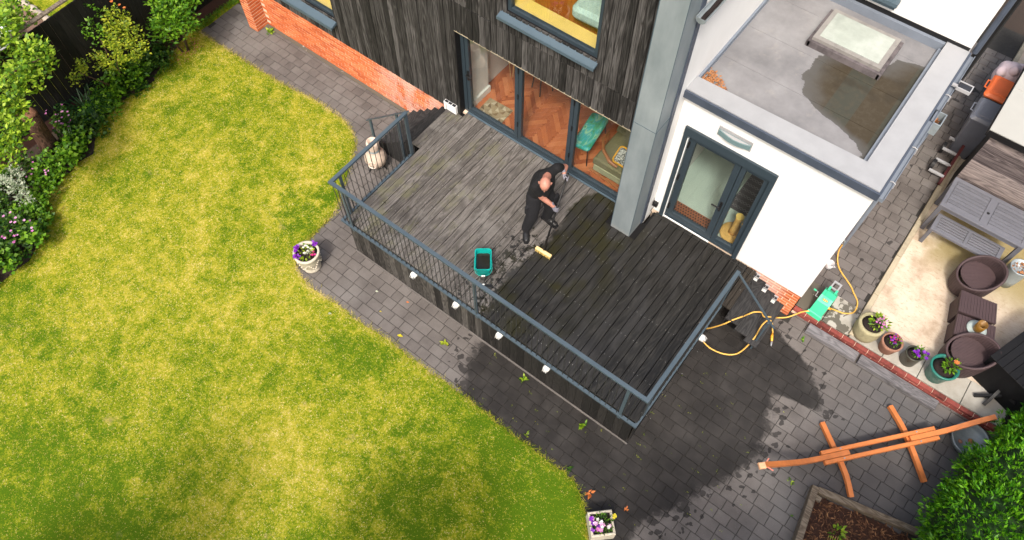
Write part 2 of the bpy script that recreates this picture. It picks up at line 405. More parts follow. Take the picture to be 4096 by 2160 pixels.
def m_roof():
    g = G('grey_roof_membrane'); p = g.pos(); x, y, z = g.sep(p)
    n = g.noise(p, 1.6, 5, .65); col = g.ramp(n, [(.3, (.14,.139,.145)), (.5, (.185,.183,.19)), (.7, (.23,.229,.236))])
    col = g.mix(g.math('MULTIPLY', g.step(g.noise(g.vm('ADD', p, (9, 2, 0)), 3.2, 5, .7), .56, .72), .4), col, (.27,.255,.24))
    # standing-water stain: pond outline with its sediment
    xl = g.curve(y, [(7.4,-.1),(7.7,-.05),(7.9,-.35),(8.03,-.86),(8.16,-1.13),(8.35,-1.2),(8.52,-1.34),(8.7,-1.3),(8.9,-1.37),(9.1,-1.24),(9.17,-.55),(9.4,-.45),(9.6,-.42),(9.68,-.1),(9.8,.3)], -2, 12)
    wob = g.math('MULTIPLY', g.math('SUBTRACT', g.noise(p, 4, 5, .65), .5), .34)
    d = g.math('ADD', g.math('SUBTRACT', x, xl), wob); pond = g.math('MULTIPLY', g.step(d, -.008, .015), g.step(y, 7.52, 7.62))
    deep = g.step(d, .0, .42)
    seam = g.math('GREATER_THAN', g.math('FRACT', g.math('ADD', g.math('MULTIPLY', x, 1.35), .12)), .5)
    mud = g.mix(seam, (.042,.043,.034), (.043,.034,.022))
    mud = g.mix(g.math('MULTIPLY', g.step(g.noise(p, 14, 5, .7), .45, .65), .5), mud, (.062,.052,.037))
    mud = g.mix(g.math('MULTIPLY', g.step(g.noise(p, 2.2, 3), .52, .66), .6), mud, (.028,.023,.016))
    stain = g.mix(deep, (.075,.072,.068), mud)
    col = g.mix(pond, col, stain)
    g.bump(g.noise(p, 30, 3), .1, .003)
    return g.done(col, g.mix(pond, (.75,)*3, (.5,)*3), 0, .14)
def m_gravel():
    g = G('pale_resin_gravel'); p = g.pos(); x, y, z = g.sep(p)
    n = g.noise(p, 2.4, 5, .7); col = g.ramp(n, [(.3, (.34,.26,.185)), (.45, (.48,.39,.3)), (.65, (.57,.49,.39))])
    col = g.mix(g.math('MULTIPLY', g.step(g.noise(g.vm('MULTIPLY', p, (1, 2, 1)), 12, 5, .75), .52, .68), .55), col, (.27,.19,.12))
    col = g.mix(g.math('MULTIPLY', g.step(g.noise(p, 120, 2), .55, .7), .3), col, (.3,.25,.2))
    olive = g.math('MULTIPLY', g.step(y, 9.2, 10.0), g.step(g.math('ADD', x, g.noise(p, 3, 3)), 1.9, 2.4))
    col = g.mix(g.math('MULTIPLY', olive, .75), col, (.19,.15,.035))
    g.bump(g.noise(p, 130, 3), .5, .006)
    return g.done(col, .9, 0, .2)
def m_slab():
    g = G('concrete_slab'); p = g.pos(); x, y, z = g.sep(p)
    dry = g.ramp(g.noise(p, 3, 6, .65), [(.3, (.25,.235,.2)), (.5, (.34,.32,.28)), (.7, (.4,.385,.35))])
    wet = g.math('MULTIPLY', g.step(g.math('ADD', g.noise(p, 5, 4, .6, .4), g.math('MULTIPLY', g.step(x, 1.1, .5), .16)), .5, .515), g.step(x, 1.4, 1.25))
    col = g.mix(wet, dry, (.11,.1,.08)); g.bump(g.noise(p, 60, 3), .2, .003)
    return g.done(col, g.mix(wet, (.85,)*3, (.5,)*3), 0, .3)
def m_zinc():
    g = G('zinc_cladding'); p = g.pos()
    n = g.noise(g.vm('MULTIPLY', p, (2.5, 2.5, .8)), 1.4, 4, .6)
    col = g.ramp(n, [(.3, (.165,.198,.212)), (.5, (.21,.245,.26)), (.72, (.255,.292,.306))])
    base = g.math('MULTIPLY', g.step(g.math('ADD', g.sep(p)[2], g.math('MULTIPLY', g.noise(p, 14, 4), .16)), 1.22, 1.08), .6)
    col = g.mix(base, col, (.34,.34,.33))
    return g.done(col, g.ramp(n, [(.3, .45), (.7, .6)]), .1, .4)
def m_herring():
    g = G('oak_herringbone_block'); r = g.rnd(); p = g.pos()
    f = g.math('ADD', g.math('MULTIPLY', r, .7), g.math('MULTIPLY', g.noise(p, 9, 4), .35))
    col = g.ramp(f, [(.15, (.3,.075,.024)), (.5, (.43,.125,.042)), (.85, (.52,.18,.07))]); return g.done(col, .35, 0, .4)

MAT = dict(deck=m_deck(), paver=m_paver(), grass=m_grass(), brick=m_brick(), glass=m_glass(), roof=m_roof(),
  gravel=m_gravel(), slab=m_slab(), zinc=m_zinc(), herring=m_herring(),
  char=m_char('charred_cladding', (.009,.0085,.008), (.032,.03,.0285), (.1,.095,.092), (15, 15, .75), 8),
  fascia=m_char('stained_fascia_board', (.012,.011,.0105), (.034,.031,.028), (.1,.092,.085), (10, 10, 1.1)),
  tread=m_char('black_step_board', (.012,.012,.0125), (.024,.0235,.0245), (.045,.044,.044), (9, 1.2, 9)),
  shedwood=m_char('purplish_shed_board', (.05,.04,.042), (.12,.1,.1), (.25,.21,.2), (.8, 8, 8)),
  fencewood=m_char('black_fence_board', (.003,.0028,.0026), (.006,.0056,.0053), (.014,.0125,.0115), (6, 6, .6)),
  sleeper=m_char('grey_sleeper', (.07,.052,.036), (.135,.105,.075), (.22,.185,.14), (1.2, 7, 7)),
  plank=m_char('blue_grey_plank', (.07,.065,.07), (.12,.115,.12), (.2,.19,.2), (1.2, 9, 9)),
  steel=plain('powder_coated_steel', (.058,.083,.104), .5, .06, 5, .05, .1),
  bar=plain('dark_baluster', (.03,.03,.03), .55, .1, 8, .05),
  frame=plain('anthracite_frame', (.028,.042,.054), .45, .06, 5, .04),
  sill=plain('blue_grey_sill', (.062,.093,.118), .45, .06, 4, .04),
  render=plain('white_render', (.72,.715,.705), .9, .03, 2.2, .1, c2=(.76,.755,.745)),
  mortar=plain('pale_mortar', (.7,.55,.42), .95, .1, 20, .2),
  soil=plain('dark_soil', (.035,.024,.018), .95, .3, 9, .6),
  sand=plain('joint_sand', (.028,.026,.023), .95, .3, 18, .4),
  parapet=plain('pale_parapet_capping', (.29,.297,.31), .65, .06, 4, .08),
  trim=plain('dark_blue_trim', (.06,.075,.105), .5, .12, 6, .05),
  gutter=plain('grey_gutter', (.16,.185,.225), .5, .1, 5, .05),
  white=plain('white_plastic', (.78,.78,.77), .4, .04, 8, .03),
  black=plain('black_plastic', (.007,.007,.008), .55, .1, 8, .03),
  bulk=plain('pale_grey_lamp_glass', (.42,.42,.42), .35, .05, 10, .03),
  skin=plain('skin', (.45,.2,.145), .5, .14, 16, .12), cloth=plain('black_cotton', (.0065,.0065,.008), .9, .3, 14, .5),
  denim=plain('black_work_trousers', (.007,.007,.0095), .9, .2, 30, .3), boot=plain('black_leather', (.014,.014,.015), .4, .2, 20, .2),
  glove=plain('grey_knit_glove', (.15,.147,.18), .9, .15, 60, .4, c2=(.24,.235,.27)),
  bristle=plain('yellow_bristles', (.62,.45,.14), .8, .2, 60, .3), broomwood=plain('pale_broom_wood', (.72,.52,.25), .55, .08, 20, .1),
  teal=plain('teal_bucket_plastic', (.0,.3,.265), .35, .06, 8, .03), dirtywater=plain('dirty_water', (.012,.012,.009), .08, .3, 12, .05),
  green=plain('green_reel_plastic', (.05,.5,.27), .4, .05, 6, .03), hose=plain('yellow_hose', (.72,.42,.09), .5, .06, 20, .05),
  greyplastic=plain('grey_plastic', (.33,.33,.34), .45, .08, 8, .04), brass=plain('orange_fitting', (.75,.35,.03), .4, .1, 20, .03),
  stone=plain('pale_cast_stone', (.5,.45,.36), .9, .18, 16, .5), clay=plain('whitewashed_clay', (.66,.52,.42), .85, .16, 9, .3, c2=(.8,.7,.6)),
  stoneold=plain('lichened_stone', (.3,.27,.16), .9, .3, 14, .5), terracotta=plain('terracotta', (.3,.15,.1), .8, .15, 12, .2),
  glaze=plain('dark_glazed_pot', (.05,.048,.035), .35, .2, 8, .05), greenpot=plain('green_glazed_pot', (.02,.14,.11), .35, .1, 8, .05),
  compost=plain('potting_compost', (.014,.008,.007), .95, .4, 40, .8),
  orange=plain('orange_stained_larch', (.55,.175,.048), .5, .12, 9, .1),
  mulchbed=plain('wet_bark', (.035,.014,.008), .9, .4, 30, .8), galv=plain('galvanised_metal', (.27,.31,.33), .45, .15, 7, .08, .25),
  wicker=plain('brown_wicker', (.055,.034,.036), .65, .2, 50, .3), greypaint=plain('grey_painted_wood', (.115,.117,.137), .6, .1, 9, .12),
  felt=plain('grey_roof_felt', (.33,.33,.31), .85, .06, 6, .2), kerb=plain('concrete_kerb', (.36,.31,.22), .9, .15, 12, .3),
  binorange=plain('orange_bin_lid', (.68,.14,.035), .45, .08, 5, .04), bingrey=plain('grey_bin', (.12,.13,.16), .45, .1, 5, .04),
  bag=plain('pale_plastic_bag', (.62,.5,.53), .35, .1, 9, .3), bark=m_char('furrowed_bark', (.025,.013,.009), (.1,.052,.036), (.2,.115,.085), (17, 17, 2.4), 5),
  stem=plain('brown_stem', (.09,.055,.03), .9, .3, 20, .4), cut=plain('sawn_wood', (.15,.07,.04), .9, .5, 20, .6),
  roomwall=plain('interior_white_wall', (.7,.69,.66), .8, .03, 3, .05), ply=plain('yellow_plywood', (.76,.55,.15), .5, .06, 3, .05, c2=(.8,.62,.24)),
  oakdark=plain('orange_oak_boards', (.32,.09,.012), .4, .25, 4, .08), mint=plain('pale_mint_floor', (.4,.48,.42), .5, .05, 4, .04),
  teacush=plain('pale_teal_fabric', (.42,.58,.55), .9, .16, 45, .4), olive=plain('olive_velvet', (.16,.145,.075), .85, .2, 8, .3),
  mustard=plain('mustard_trim', (.6,.3,.02), .8, .1, 30, .3), wood=plain('teak_wood', (.3,.11,.035), .5, .15, 14, .1),
  rattan=plain('golden_rattan', (.5,.3,.12), .6, .15, 30, .2), amber=plain('amber_glass', (.17,.085,.015), .15, .15, 8, .03), paleglass=plain('pale_green_glass', (.33,.38,.36), .15, .1, 8, .03),
  dryleaf=plain('dry_brown_leaf', (.3,.13,.05), .8, .3, 40, .2), cable=plain('black_cable', (.02,.02,.019), .5, .1, 10, .02),
  blackwood=plain('black_painted_wood', (.007,.007,.008), .7, .2, 12, .15, 0, .2),
  solar=plain('dark_solar_cell', (.03,.03,.033), .2, .1, 10, .02),
  l_tree=m_leaf('tree_leaf', [(.03,.09,.006), (.1,.22,.01), (.26,.4,.018), (.4,.52,.05)]),
  l_rose=m_leaf('rose_leaf', [(.05,.1,.008), (.15,.23,.012), (.32,.38,.02), (.46,.48,.045)]),
  l_dark=m_leaf('dark_leaf', [(.008,.032,.006), (.018,.065,.008), (.05,.12,.01), (.11,.2,.015)]),
  l_mid=m_leaf('mid_leaf', [(.025,.08,.005), (.065,.18,.009), (.13,.28,.014), (.22,.38,.022)]),
  l_white=m_leaf('variegated_leaf', [(.08,.15,.06), (.25,.32,.2), (.46,.5,.38), (.55,.58,.45)]),
  l_strap=m_leaf('strap_leaf', [(.012,.045,.012), (.03,.09,.02), (.06,.15,.03), (.12,.2,.04)]),
  l_conifer=m_leaf('conifer_spray', [(.012,.07,.003), (.04,.17,.004), (.1,.3,.006), (.2,.46,.014)]),
  f_purple=m_leaf('purple_petal', [(.13,.01,.3), (.22,.02,.42), (.3,.1,.5)], .2), f_pink=m_leaf('pink_petal', [(.5,.1,.34), (.6,.24,.5), (.7,.4,.6)], .2),
  f_white=m_leaf('white_petal', [(.6,.6,.5), (.7,.7,.6), (.75,.72,.75)], .2), f_red=m_leaf('magenta_petal', [(.35,.01,.1), (.5,.02,.14), (.55,.05,.3)], .2),
  f_yellow=m_leaf('yellow_petal', [(.6,.5,.02), (.7,.6,.04)], .2), f_orange=m_leaf('orange_leaf', [(.5,.12,.03), (.62,.22,.06)], .2),
  chip=m_leaf('bark_chip', [(.03,.012,.007), (.075,.03,.014), (.16,.07,.03), (.34,.18,.08)], .05, .8))

# ------------------------------------------------------------------ what the camera can see (used only to sort pieces by size)
_c = SC.camera.matrix_world.inverted()
def px(p):
    q = _c @ Vector(p)
    if q.z > -.1: return None
    return (.5+q.x/-q.z*26.524/36, .5-q.y/-q.z*26.524/36*1024/540, -q.z)
def seen(p, m=.03):
    q = px(p); return q is not None and -m < q[0] < 1+m and -m < q[1] < 1+m

# ------------------------------------------------------------------ ground, lawn, paving
gm = MB().box(-60, 60, -60, 60, -.4, -.12).build('ground', MAT['soil'], kind='structure')
EDGE = [(-12.96,5.82),(-12.13,5.81),(-11.36,5.82),(-10.43,5.84),(-9.51,5.95),(-8.85,5.93),(-8.47,5.84),(-8.17,5.65),(-7.99,5.37),(-7.80,5.01),
 (-7.55,4.6),(-7.36,4.30),(-7.34,4.09),(-7.33,3.73),(-7.3,3.35),(-7.20,3.03),(-7.03,2.90),(-6.77,2.83),(-6.52,2.79),(-5.97,2.85),(-5.39,2.83),(-4.80,2.88),
 (-4.41,2.87),(-3.83,2.88),(-3.21,2.89),(-2.74,2.88),(-2.40,2.87),(-2.08,2.86),(-1.73,2.88),(-1.40,2.86),(-1.13,2.88),(-.93,2.84),(-.79,2.77),(-.65,2.68),
 (-.51,2.56),(-.39,2.43),(-.26,2.27),(-.15,1.9),(-.1,1.2),(0,-7)]
BED = [(-10.6,-7),(-10.85,-1.6),(-10.94,-.51),(-10.96,.07),(-11.16,.54),(-11.61,.90),(-11.95,1.24),(-12.06,1.86),(-12.06,2.31),(-12.5,2.85),(-12.70,3.48),(-12.58,4.15),(-12.82,4.80),(-13.13,5.59)]
def dense(P, st=.09, j=.022):
    o = []
    for (a, b), (c, d) in zip(P, P[1:]):
        n = max(1, int(math.hypot(c-a, d-b)/st))
        o += [(a+(c-a)*i/n+random.uniform(-j, j), b+(d-b)*i/n+random.uniform(-j, j)) for i in range(n)]
    return o+[P[-1]]
LAWN = dense(EDGE)+dense(BED, .12, .04)
lawn = MB().prism(LAWN, -.1, .012).build('lawn', MAT['grass'], kind='structure')
MB().prism([(-13.2,-7)]+BED+[(-13.2,5.7)], -.1, .004).build('flower_bed', MAT['soil'], kind='structure')
MB().box(-13.2, -12.95, 5.6, 9, -.1, .006).build('rough_grass_strip', MAT['grass'], kind='structure')

VIEW = [(-17.6,3.9),(-7.3,-3.6),(5.4,6.2),(1.2,18)]
def blades(n, region, clip, lo=.03, hi=.07, wd=.007, tilt=(.25, 1.1), z0=.005):
    xs = [p[0] for p in clip]; ys = [p[1] for p in clip]
    x = rng.uniform(min(xs), max(xs), n*3); y = rng.uniform(min(ys), max(ys), n*3)
    k = np_in(x, y, clip) & np_in(x, y, region); x = x[k][:n]; y = y[k][:n]; n = len(x)
    a = rng.uniform(0, 2*PI, n); L = rng.uniform(lo, hi, n); t = rng.uniform(*tilt, n)
    b = np.stack([x, y, np.full(n, z0)], 1); d = np.stack([np.cos(a)*np.cos(t), np.sin(a)*np.cos(t), np.sin(t)], 1)
    s = np.stack([-np.sin(a), np.cos(a), np.zeros(n)], 1)*wd/2
    mid = b+d*L[:, None]*.55; tip = b+d*L[:, None]; tip[:, 2] -= L*.25
    V = np.stack([b-s, b+s, mid+s, tip, mid-s], 1).reshape(-1, 3); i = np.arange(n)[:, None]*5
    F = np.concatenate([i+[[0,1,2]], i+[[0,2,4]], i+[[4,2,3]]], 1).reshape(-1, 3)
    me = tri_mesh('grass', V, F); at = me.attributes.new('lv', 'FLOAT', 'POINT')
    at.data.foreach_set('value', np.repeat(rng.random(n), 5).astype(np.float32)); return me
LV = [(-13.6,6.3),(-6.6,-3.4),(.6,1.8),(.2,3.2),(-12.9,7)]
go = link('grass', blades(330000, LAWN, VIEW, .02, .05, .006, (.15, .8)), MAT['grass'], kind='stuff')
go['label'] = 'short dry yellow-green grass of the lawn'
ed = np.array(dense(EDGE[:37], .0022, .0)); ed = ed + rng.normal(0, .035, ed.shape)-[0, .015]
n = len(ed); a = rng.uniform(0, 2*PI, n); Lh = rng.uniform(.03, .085, n)[:, None]; dd = np.stack([np.cos(a), np.sin(a)*.8+.25, rng.uniform(.15, .8, n)], 1)
eb = np.column_stack([ed, np.full(n, .006)]); ss = np.stack([-np.sin(a), np.cos(a), np.zeros(n)], 1)*.0035
ev = np.stack([eb-ss, eb+ss, eb+dd*Lh], 1).reshape(-1, 3); me = tri_mesh('edge_grass', ev, np.arange(3*n).reshape(-1, 3))
me.attributes.new('lv', 'FLOAT', 'POINT').data.foreach_set('value', np.repeat(rng.random(n)*.75, 3).astype(np.float32))
go = link('edge_grass', me, MAT['grass'], kind='stuff'); go['label'] = 'ragged fringe of grass spilling over the paving edge'
go = link('long_grass', blades(5000, [(-13.25,5.5),(-12.95,5.75),(-12.97,6.95),(-12.6,7.6),(-13.4,9)], [(-14,5),(-12,5),(-12,9),(-14,9)], .09, .2, .01, (.5, 1.3)), MAT['l_mid'], kind='stuff')
go['label'] = 'long rough green grass beside the corner of the path'

# sand bed under the blocks follows the yard's slope
sb = MB(); nx, ny = 60, 46
gv = [(-13.0+i*17.6/nx, -4+j*11.4/ny) for j in range(ny+1) for i in range(nx+1)]
sb.add([(x, y, gz(x, y)-.012) for x, y in gv], [(j*(nx+1)+i, j*(nx+1)+i+1, (j+1)*(nx+1)+i+1, (j+1)*(nx+1)+i) for j in range(ny) for i in range(nx)])
yard = sb.build('yard_paving', MAT['sand'], kind='structure')
LEFT_OK = dense(EDGE, 1, 0)
SHRINK = [(x-.02, y-.14) for x, y in EDGE]+BED
pav = []
row = 0; y = -2.6
while y < 7.3:
    d = .172; x = -13.0+random.uniform(0, .2)
    while x < 4.6:
        L = random.choice((.17, .215, .215, .26, .26)); cx, cy = x+L/2, y+d/2
        ok = not poly_in(cx, cy, SHRINK) and not (-6.3 < cx < -.75 and 4.05 < cy) and not (cx < -6 and cy > 6.86) and not(cx < .4 and cy > 7.16)
        ok = ok and cx > -12.94 and (cx > -.2 or cy > 2.2) and not (cx > 2.12+(4.99-cy)*.22 and cy < 4.9+.24*(cx-2.05))
        if ok and seen((cx, cy, gz(cx, cy))): pav.append((x, y, L, d))
        x += L+.008
    y += d+.008; row += 1
def vis_size(p):
    q = px((p[0], p[1], 0)); return p[2]/q[2]
pav.sort(key=vis_size, reverse=True)
rest = MB(); rlv = []
for i, (x, y, L, d) in enumerate(pav):
    dz = random.uniform(-.002, .003); tx, ty = random.uniform(-.006, .006), random.uniform(-.006, .006)
    z = lambda a, b, x=x, y=y: gz(a, b)+dz+tx*(a-x)+ty*(b-y)
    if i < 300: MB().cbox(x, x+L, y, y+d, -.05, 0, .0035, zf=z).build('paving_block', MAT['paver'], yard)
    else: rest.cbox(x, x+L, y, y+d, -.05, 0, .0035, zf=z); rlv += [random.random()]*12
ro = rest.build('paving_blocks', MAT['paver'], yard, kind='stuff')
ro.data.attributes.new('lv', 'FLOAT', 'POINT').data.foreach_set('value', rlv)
# weeds in the joints: little green plants
def sprig(x, y, z, r, n, mat, par=None, name='weed'):
    a = rng.uniform(0, 2*PI, n); D = np.stack([np.cos(a), np.sin(a), rng.uniform(.2, .9, n)], 1)
    P = np.tile([x, y, z], (n, 1))+rng.normal(0, r*.18, (n, 3))*[1, 1, .2]
    return leaves(P, D, rng.uniform(.5, 1, n)*r, .45, .2, name)
for k, (x, y, r, n, m, lb) in enumerate([(-2.56,3.72,.11,16,'l_tree','bright green weed at the foot of the deck fascia'),(-1.33,3.68,.1,14,'l_tree','leafy weed growing beside the front corner of the deck'),
    (-4.02,3.42,.11,9,'l_rose','fallen olive sprig on the dry blocks below the deck'),(-1.1,2.98,.1,9,'l_dark','low dark weed at the curved lawn edge'),
    (-.62,2.86,.1,9,'f_orange','orange dried sprig at the lawn corner'),(1.72,4.86,.07,7,'l_tree','small star-shaped weed beside the sleeper bed'),
    (-.05,3.0,.06,7,'f_orange','small tan sprig between the blocks near the square planter'),(.78,7.0,.09,9,'l_mid','reddish green weed beside the red brick kerb'),
    (-1.95,3.0,.08,7,'l_rose','pale sprig by the wet lawn edge'),(-11.72,6.75,.13,22,'l_tree','small green weed in the corner by the brick pier')]):
    tag(link('weed', sprig(x, y, gz(x, y)+.005, r, n, MAT[m]), MAT[m]), lb, 'weed', 'weeds in the paving joints')
mj = []
for k in range(110):
    x = random.uniform(-3.2, 1.3); y = 2.9+.178*round(random.uniform(0, 16)) if random.random() < .8 else random.uniform(2.9, 5.8)
    if (-6.5 < x < -.6 and y > 3.8) or poly_in(x, y, LAWN): continue
    for q in range(4): mj.append((x+random.gauss(0, .02), y+random.gauss(0, .006), gz(x, y)+.002))
mj = np.array(mj); a = rng.uniform(0, 2*PI, len(mj))
mo = link('joint_moss', leaves(mj, np.stack([np.cos(a), np.sin(a), rng.uniform(.1, .6, len(a))], 1), rng.uniform(.008, .024, len(a)), .5), MAT['l_rose'], yard, kind='stuff')
# fallen leaves on blocks and lawn
for x, y, z, s, m, lb in [(-4.75,3.05,0,.11,'f_yellow','folded yellow leaf on the dry blocks'),(-5.95,2.62,.05,.07,'l_white','pale green leaf at the lawn edge below the deck'),
    (-5.62,3.45,0,.06,'l_white','small cream leaf beside the deck fascia'),(-5.3,3.2,0,.05,'f_yellow','tiny yellow leaf on the path blocks'),(-7.2,6.3,.24,.06,'f_white','white scrap on a black step'),
    (-5.05,3.62,0,.06,'f_orange','brown leaf close to the fascia'),(1.95,4.42,0,.06,'l_tree','small green leaf beside the sleeper edging')]:
    tag(link('fallen_leaf', leaves(np.array([[x, y, z+gz(x, y)+.012]]), np.array([[1, .4, .05]]), s, .6, .2, 'fallen_leaf'), MAT[m]), lb, 'leaf', 'fallen leaves')

# raised path and kerb on the right
pz = .5
slab_base = MB().box(.365, 3.9, 7.40, 8.02, .2, pz-.03).build('slab_path', MAT['sand'], kind='structure')
for x0, x1, y0, y1 in [(.37,.84,7.42,8.0),(.85,1.30,7.42,8.0),(1.33,1.9,7.42,7.9),(1.91,2.49,7.42,7.9),(2.5,3.2,7.42,7.9),(3.21,3.85,7.42,7.9)]:
    MB().cbox(x0, x1, y0, y1, pz-.04, pz+random.uniform(0, .006), .006).build('slab', MAT['slab'], slab_base)
kb = MB().box(.37, 3.9, 7.335, 7.405, .2, pz-.012).build('brick_kerb', MAT['mortar'], kind='structure')
bk = MB().cbox(-.105, .105, -.04, .04, -.03, .03, .004).mesh('brick'); bk.materials.append(MAT['brick'])
redb = plain('dark_red_brick', (.22,.05,.04), .85, .3, 16, .3)
bk2 = MB().cbox(-.106, .106, -.037, .037, -.031, .031, .004).mesh('brick'); bk2.materials.append(redb)
for c in range(3):
    x = .37+(.1 if c % 2 else 0)
    while x < 3.75:
        link('brick', bk2, None, kb, (x+.107, 7.365+random.uniform(-.003, .003), pz-.032-c*.072)); x += .22
for x0, x1 in [(.72,1.6),(1.64,2.95)]:
    y = 7.21; tag(MB().cbox(-(x1-x0)/2, (x1-x0)/2, -.085, .085, 0, .085, .006, Matrix.Translation(((x0+x1)/2, y, gz(x0, y)-.005))).build('timber_plank', MAT['plank']),
        'grey plank against the brick kerb, ' + ('the left one, splashed with water' if x0 < 1 else 'the right one behind the orange stand'), 'plank', 'grey planks along the kerb')
# side passage
ps = MB().box(.37, 1.3, 8.0, 16, .2, pz-.012).build('side_passage', MAT['sand'], kind='structure')
y = 8.005
while y < 15.2:
    x = .38+(random.uniform(-.12, 0)); 
    while x < 1.27:
        L = random.choice((.17, .215, .26)); x1 = min(x+L, 1.29); x0 = max(x, .375)
        if x1-x0 > .05 and seen((x0, y, pz)):
            t = (random.uniform(-.006, .006), random.uniform(-.006, .006))
            MB().cbox(x0, x1, y, y+.172, pz-.05, pz-.002, .006, zf=lambda a, b, x0=x0, y=y, t=t: t[0]*(a-x0)+t[1]*(b-y)).build('paving_block', MAT['paver'], ps)
        x += L+.008
    y += .18
MB().box(1.4, 5.2, 7.9, 16, .2, pz-.004).build('gravel_terrace', MAT['gravel'], kind='structure')
ke = thing('kerb_edging', 'narrow concrete edging between the passage blocks and the pale gravel', 'kerb', (1.35, 8, .3))
for k in range(9): MB().cbox(1.305, 1.395, 7.46+k*.94, 7.46+k*.94+.93, .3, pz+.035, .008).build('kerb_stone', MAT['kerb'], ke)

# ------------------------------------------------------------------ the house
D = 1.04
house = thing('house', 'dark timber clad and white rendered house with anthracite doors and flat-roofed extension', 'house', (-6, 9, 0))
OPEN = [(-6.37,-2.83,.9,3.08), (-5.3,-3.72,4.05,5.7), (-11.3,-9.42,1.58,2.95)]
def grid_boxes(x0, x1, z0, z1, op):
    xs = sorted({x0, x1}|{o[0] for o in op if x0 < o[0] < x1}|{o[1] for o in op if x0 < o[1] < x1})
    zs = sorted({z0, z1}|{o[2] for o in op if z0 < o[2] < z1}|{o[3] for o in op if z0 < o[3] < z1})
    for a, b in zip(xs, xs[1:]):
        run = None
        for c, d in zip(zs, zs[1:]):
            if any(o[0] <= (a+b)/2 <= o[1] and o[2] <= (c+d)/2 <= o[3] for o in op):
                if run: yield a, b, *run; run = None
            else: run = (run[0] if run else c, d)
        if run: yield a, b, *run
back = MB()
for a, b, c, d in grid_boxes(-12.25, -2.84, 1.06, 6.6, OPEN): back.box(a, b, 6.845, 6.96, c, d)
clad = back.build('clad_wall', MAT['blackwood'], house)
BW = .1185
nb = int((12.25-2.84)/BW)
for tier in ((1.045, 3.675), (3.685, 6.55)):
    for k in range(nb+1):
        x0 = -12.24+k*BW; x1 = min(x0+BW-.009, -2.842)
        for a, b, c, d in grid_boxes(x0, x1, tier[0], tier[1], OPEN):
            if b-a < .012: continue
            y = 6.822+random.uniform(-.005, .005); z0 = c+random.uniform(0, .004)
            MB().add([(a,6.846,z0),(b,6.846,z0),(b,6.846,d),(a,6.846,d),(a,y+.009,z0),(b,y+.009,z0),(b,y+.009,d),(a,y+.009,d),(a+.007,y,z0),(b-.007,y,z0),(b-.007,y,d),(a+.007,y,d)],
                [(0,3,2,1),(4,5,9,8),(8,9,10,11),(10,6,7,11),(0,1,5,4),(2,3,7,6),(1,2,6,5),(3,0,4,7),(5,6,10,9),(7,4,8,11)]).build('cladding_board', MAT['char'], clad)
MB().box(-6.37, -2.84, 6.826, 6.9, 3.062, 3.078).build('lintel_trim', MAT['kerb'], house)
# brick wall below the cladding
bw = MB().box(-12.2, -6.3, 6.905, 7.0, -.1, 1.06).build('brick_wall', MAT['mortar'], house)
bh, bl = .0285, .1040
brm = MB().add([(-bl,.03,-bh),(bl,.03,-bh),(bl,.03,bh),(-bl,.03,bh),(-bl,-.004,-bh),(bl,-.004,-bh),(bl,-.004,bh),(-bl,-.004,bh),
   (-bl+.003,-.007,-bh+.003),(bl-.003,-.007,-bh+.003),(bl-.003,-.007,bh-.003),(-bl+.003,-.007,bh-.003)], [(0,1,5,4),(1,2,6,5),(2,3,7,6),(3,0,4,7),(4,5,9,8),(5,6,10,9),(6,7,11,10),(7,4,8,11),(8,9,10,11)]).mesh('brick')
brm.materials.append(MAT['brick'])
for c in range(14):
    x = -11.83+(.1125 if c % 2 else 0)
    while x < -6.55: link('brick', brm, None, bw, (x, 6.9+random.uniform(-.002, .002), .035+c*.0755)); x += .225
MB().box(-12.0, -7.7, 6.82, 6.9, -.05, .02).build('drain_strip', MAT['slab'], house)
bp = MB().box(-12.195, -11.945, 6.595, 6.9, -.1, 6.5).build('brick_pier', MAT['mortar'], house)
for c in range(70):
    z = .035+c*.0755
    o = .02 if c % 2 else -.02
    if c % 2: fx = [(-12.13, .58), (-12.0, .55)]
    else: fx = [(-12.07, 1.16)]
    for x, s in fx: link('brick', brm, None, bp, (x, 6.594, z), scale=(s, 1, 1))
    for y, s in ([(6.68, .8), (6.83, .6)] if c % 2 == 0 else [(6.65, .55), (6.8, .95)]):
        link('brick', brm, None, bp, (-11.944, y, z), rot=(0, 0, PI/2), scale=(s, 1, 1))
        if z < 3: link('brick', brm, None, bp, (-12.196, y, z), rot=(0, 0, -PI/2), scale=(s, 1, 1))
# zinc column and the white flank behind it
MB().box(-2.83, -2.465, 6.505, 6.95, D-.1, 6.7).build('zinc_column', MAT['zinc'], house)
MB().box(-2.835, -2.46, 6.5, 6.86, 3.7, 3.705).box(-2.468, -2.462, 6.502, 6.512, D, 6.7).box(-2.833,-2.823,6.502,6.506,D,6.7).build('column_seam', MAT['sill'], house)
MB().box(-2.6, -2.455, 6.96, 10.4, .9, 6.7).build('flank_wall', MAT['render'], house)
MB().box(-2.47, -2.445, 6.862, 6.962, D-.05, 6.7).build('flank_corner', MAT['trim'], house)
gp = [(.07*math.cos(a), .07*math.sin(a)) for a in [PI+PI*i/12 for i in range(13)]]+[(.062*math.cos(a), .062*math.sin(a)) for a in [2*PI-PI*i/12 for i in range(13)]]
Mg = Matrix(((1,0,0),(0,0,1),(0,1,0))).to_4x4(); Mg.translation = (-2.37, 6.72, 5.62)
gu = MB().prism(gp, 0, 3.6, Mg).build('half_round_gutter', MAT['galv'], house)
MB().prism(gp[:13], -.004, .004, Mg).build('gutter_end', MAT['galv'], gu)
MB().tube([(-2.37, 6.75+i*.12, 5.57+.008*math.sin(i*2)) for i in range(9)], [.03+.012*math.sin(i*3.1) for i in range(9)], 7).build('gutter_leaves', MAT['compost'], gu)
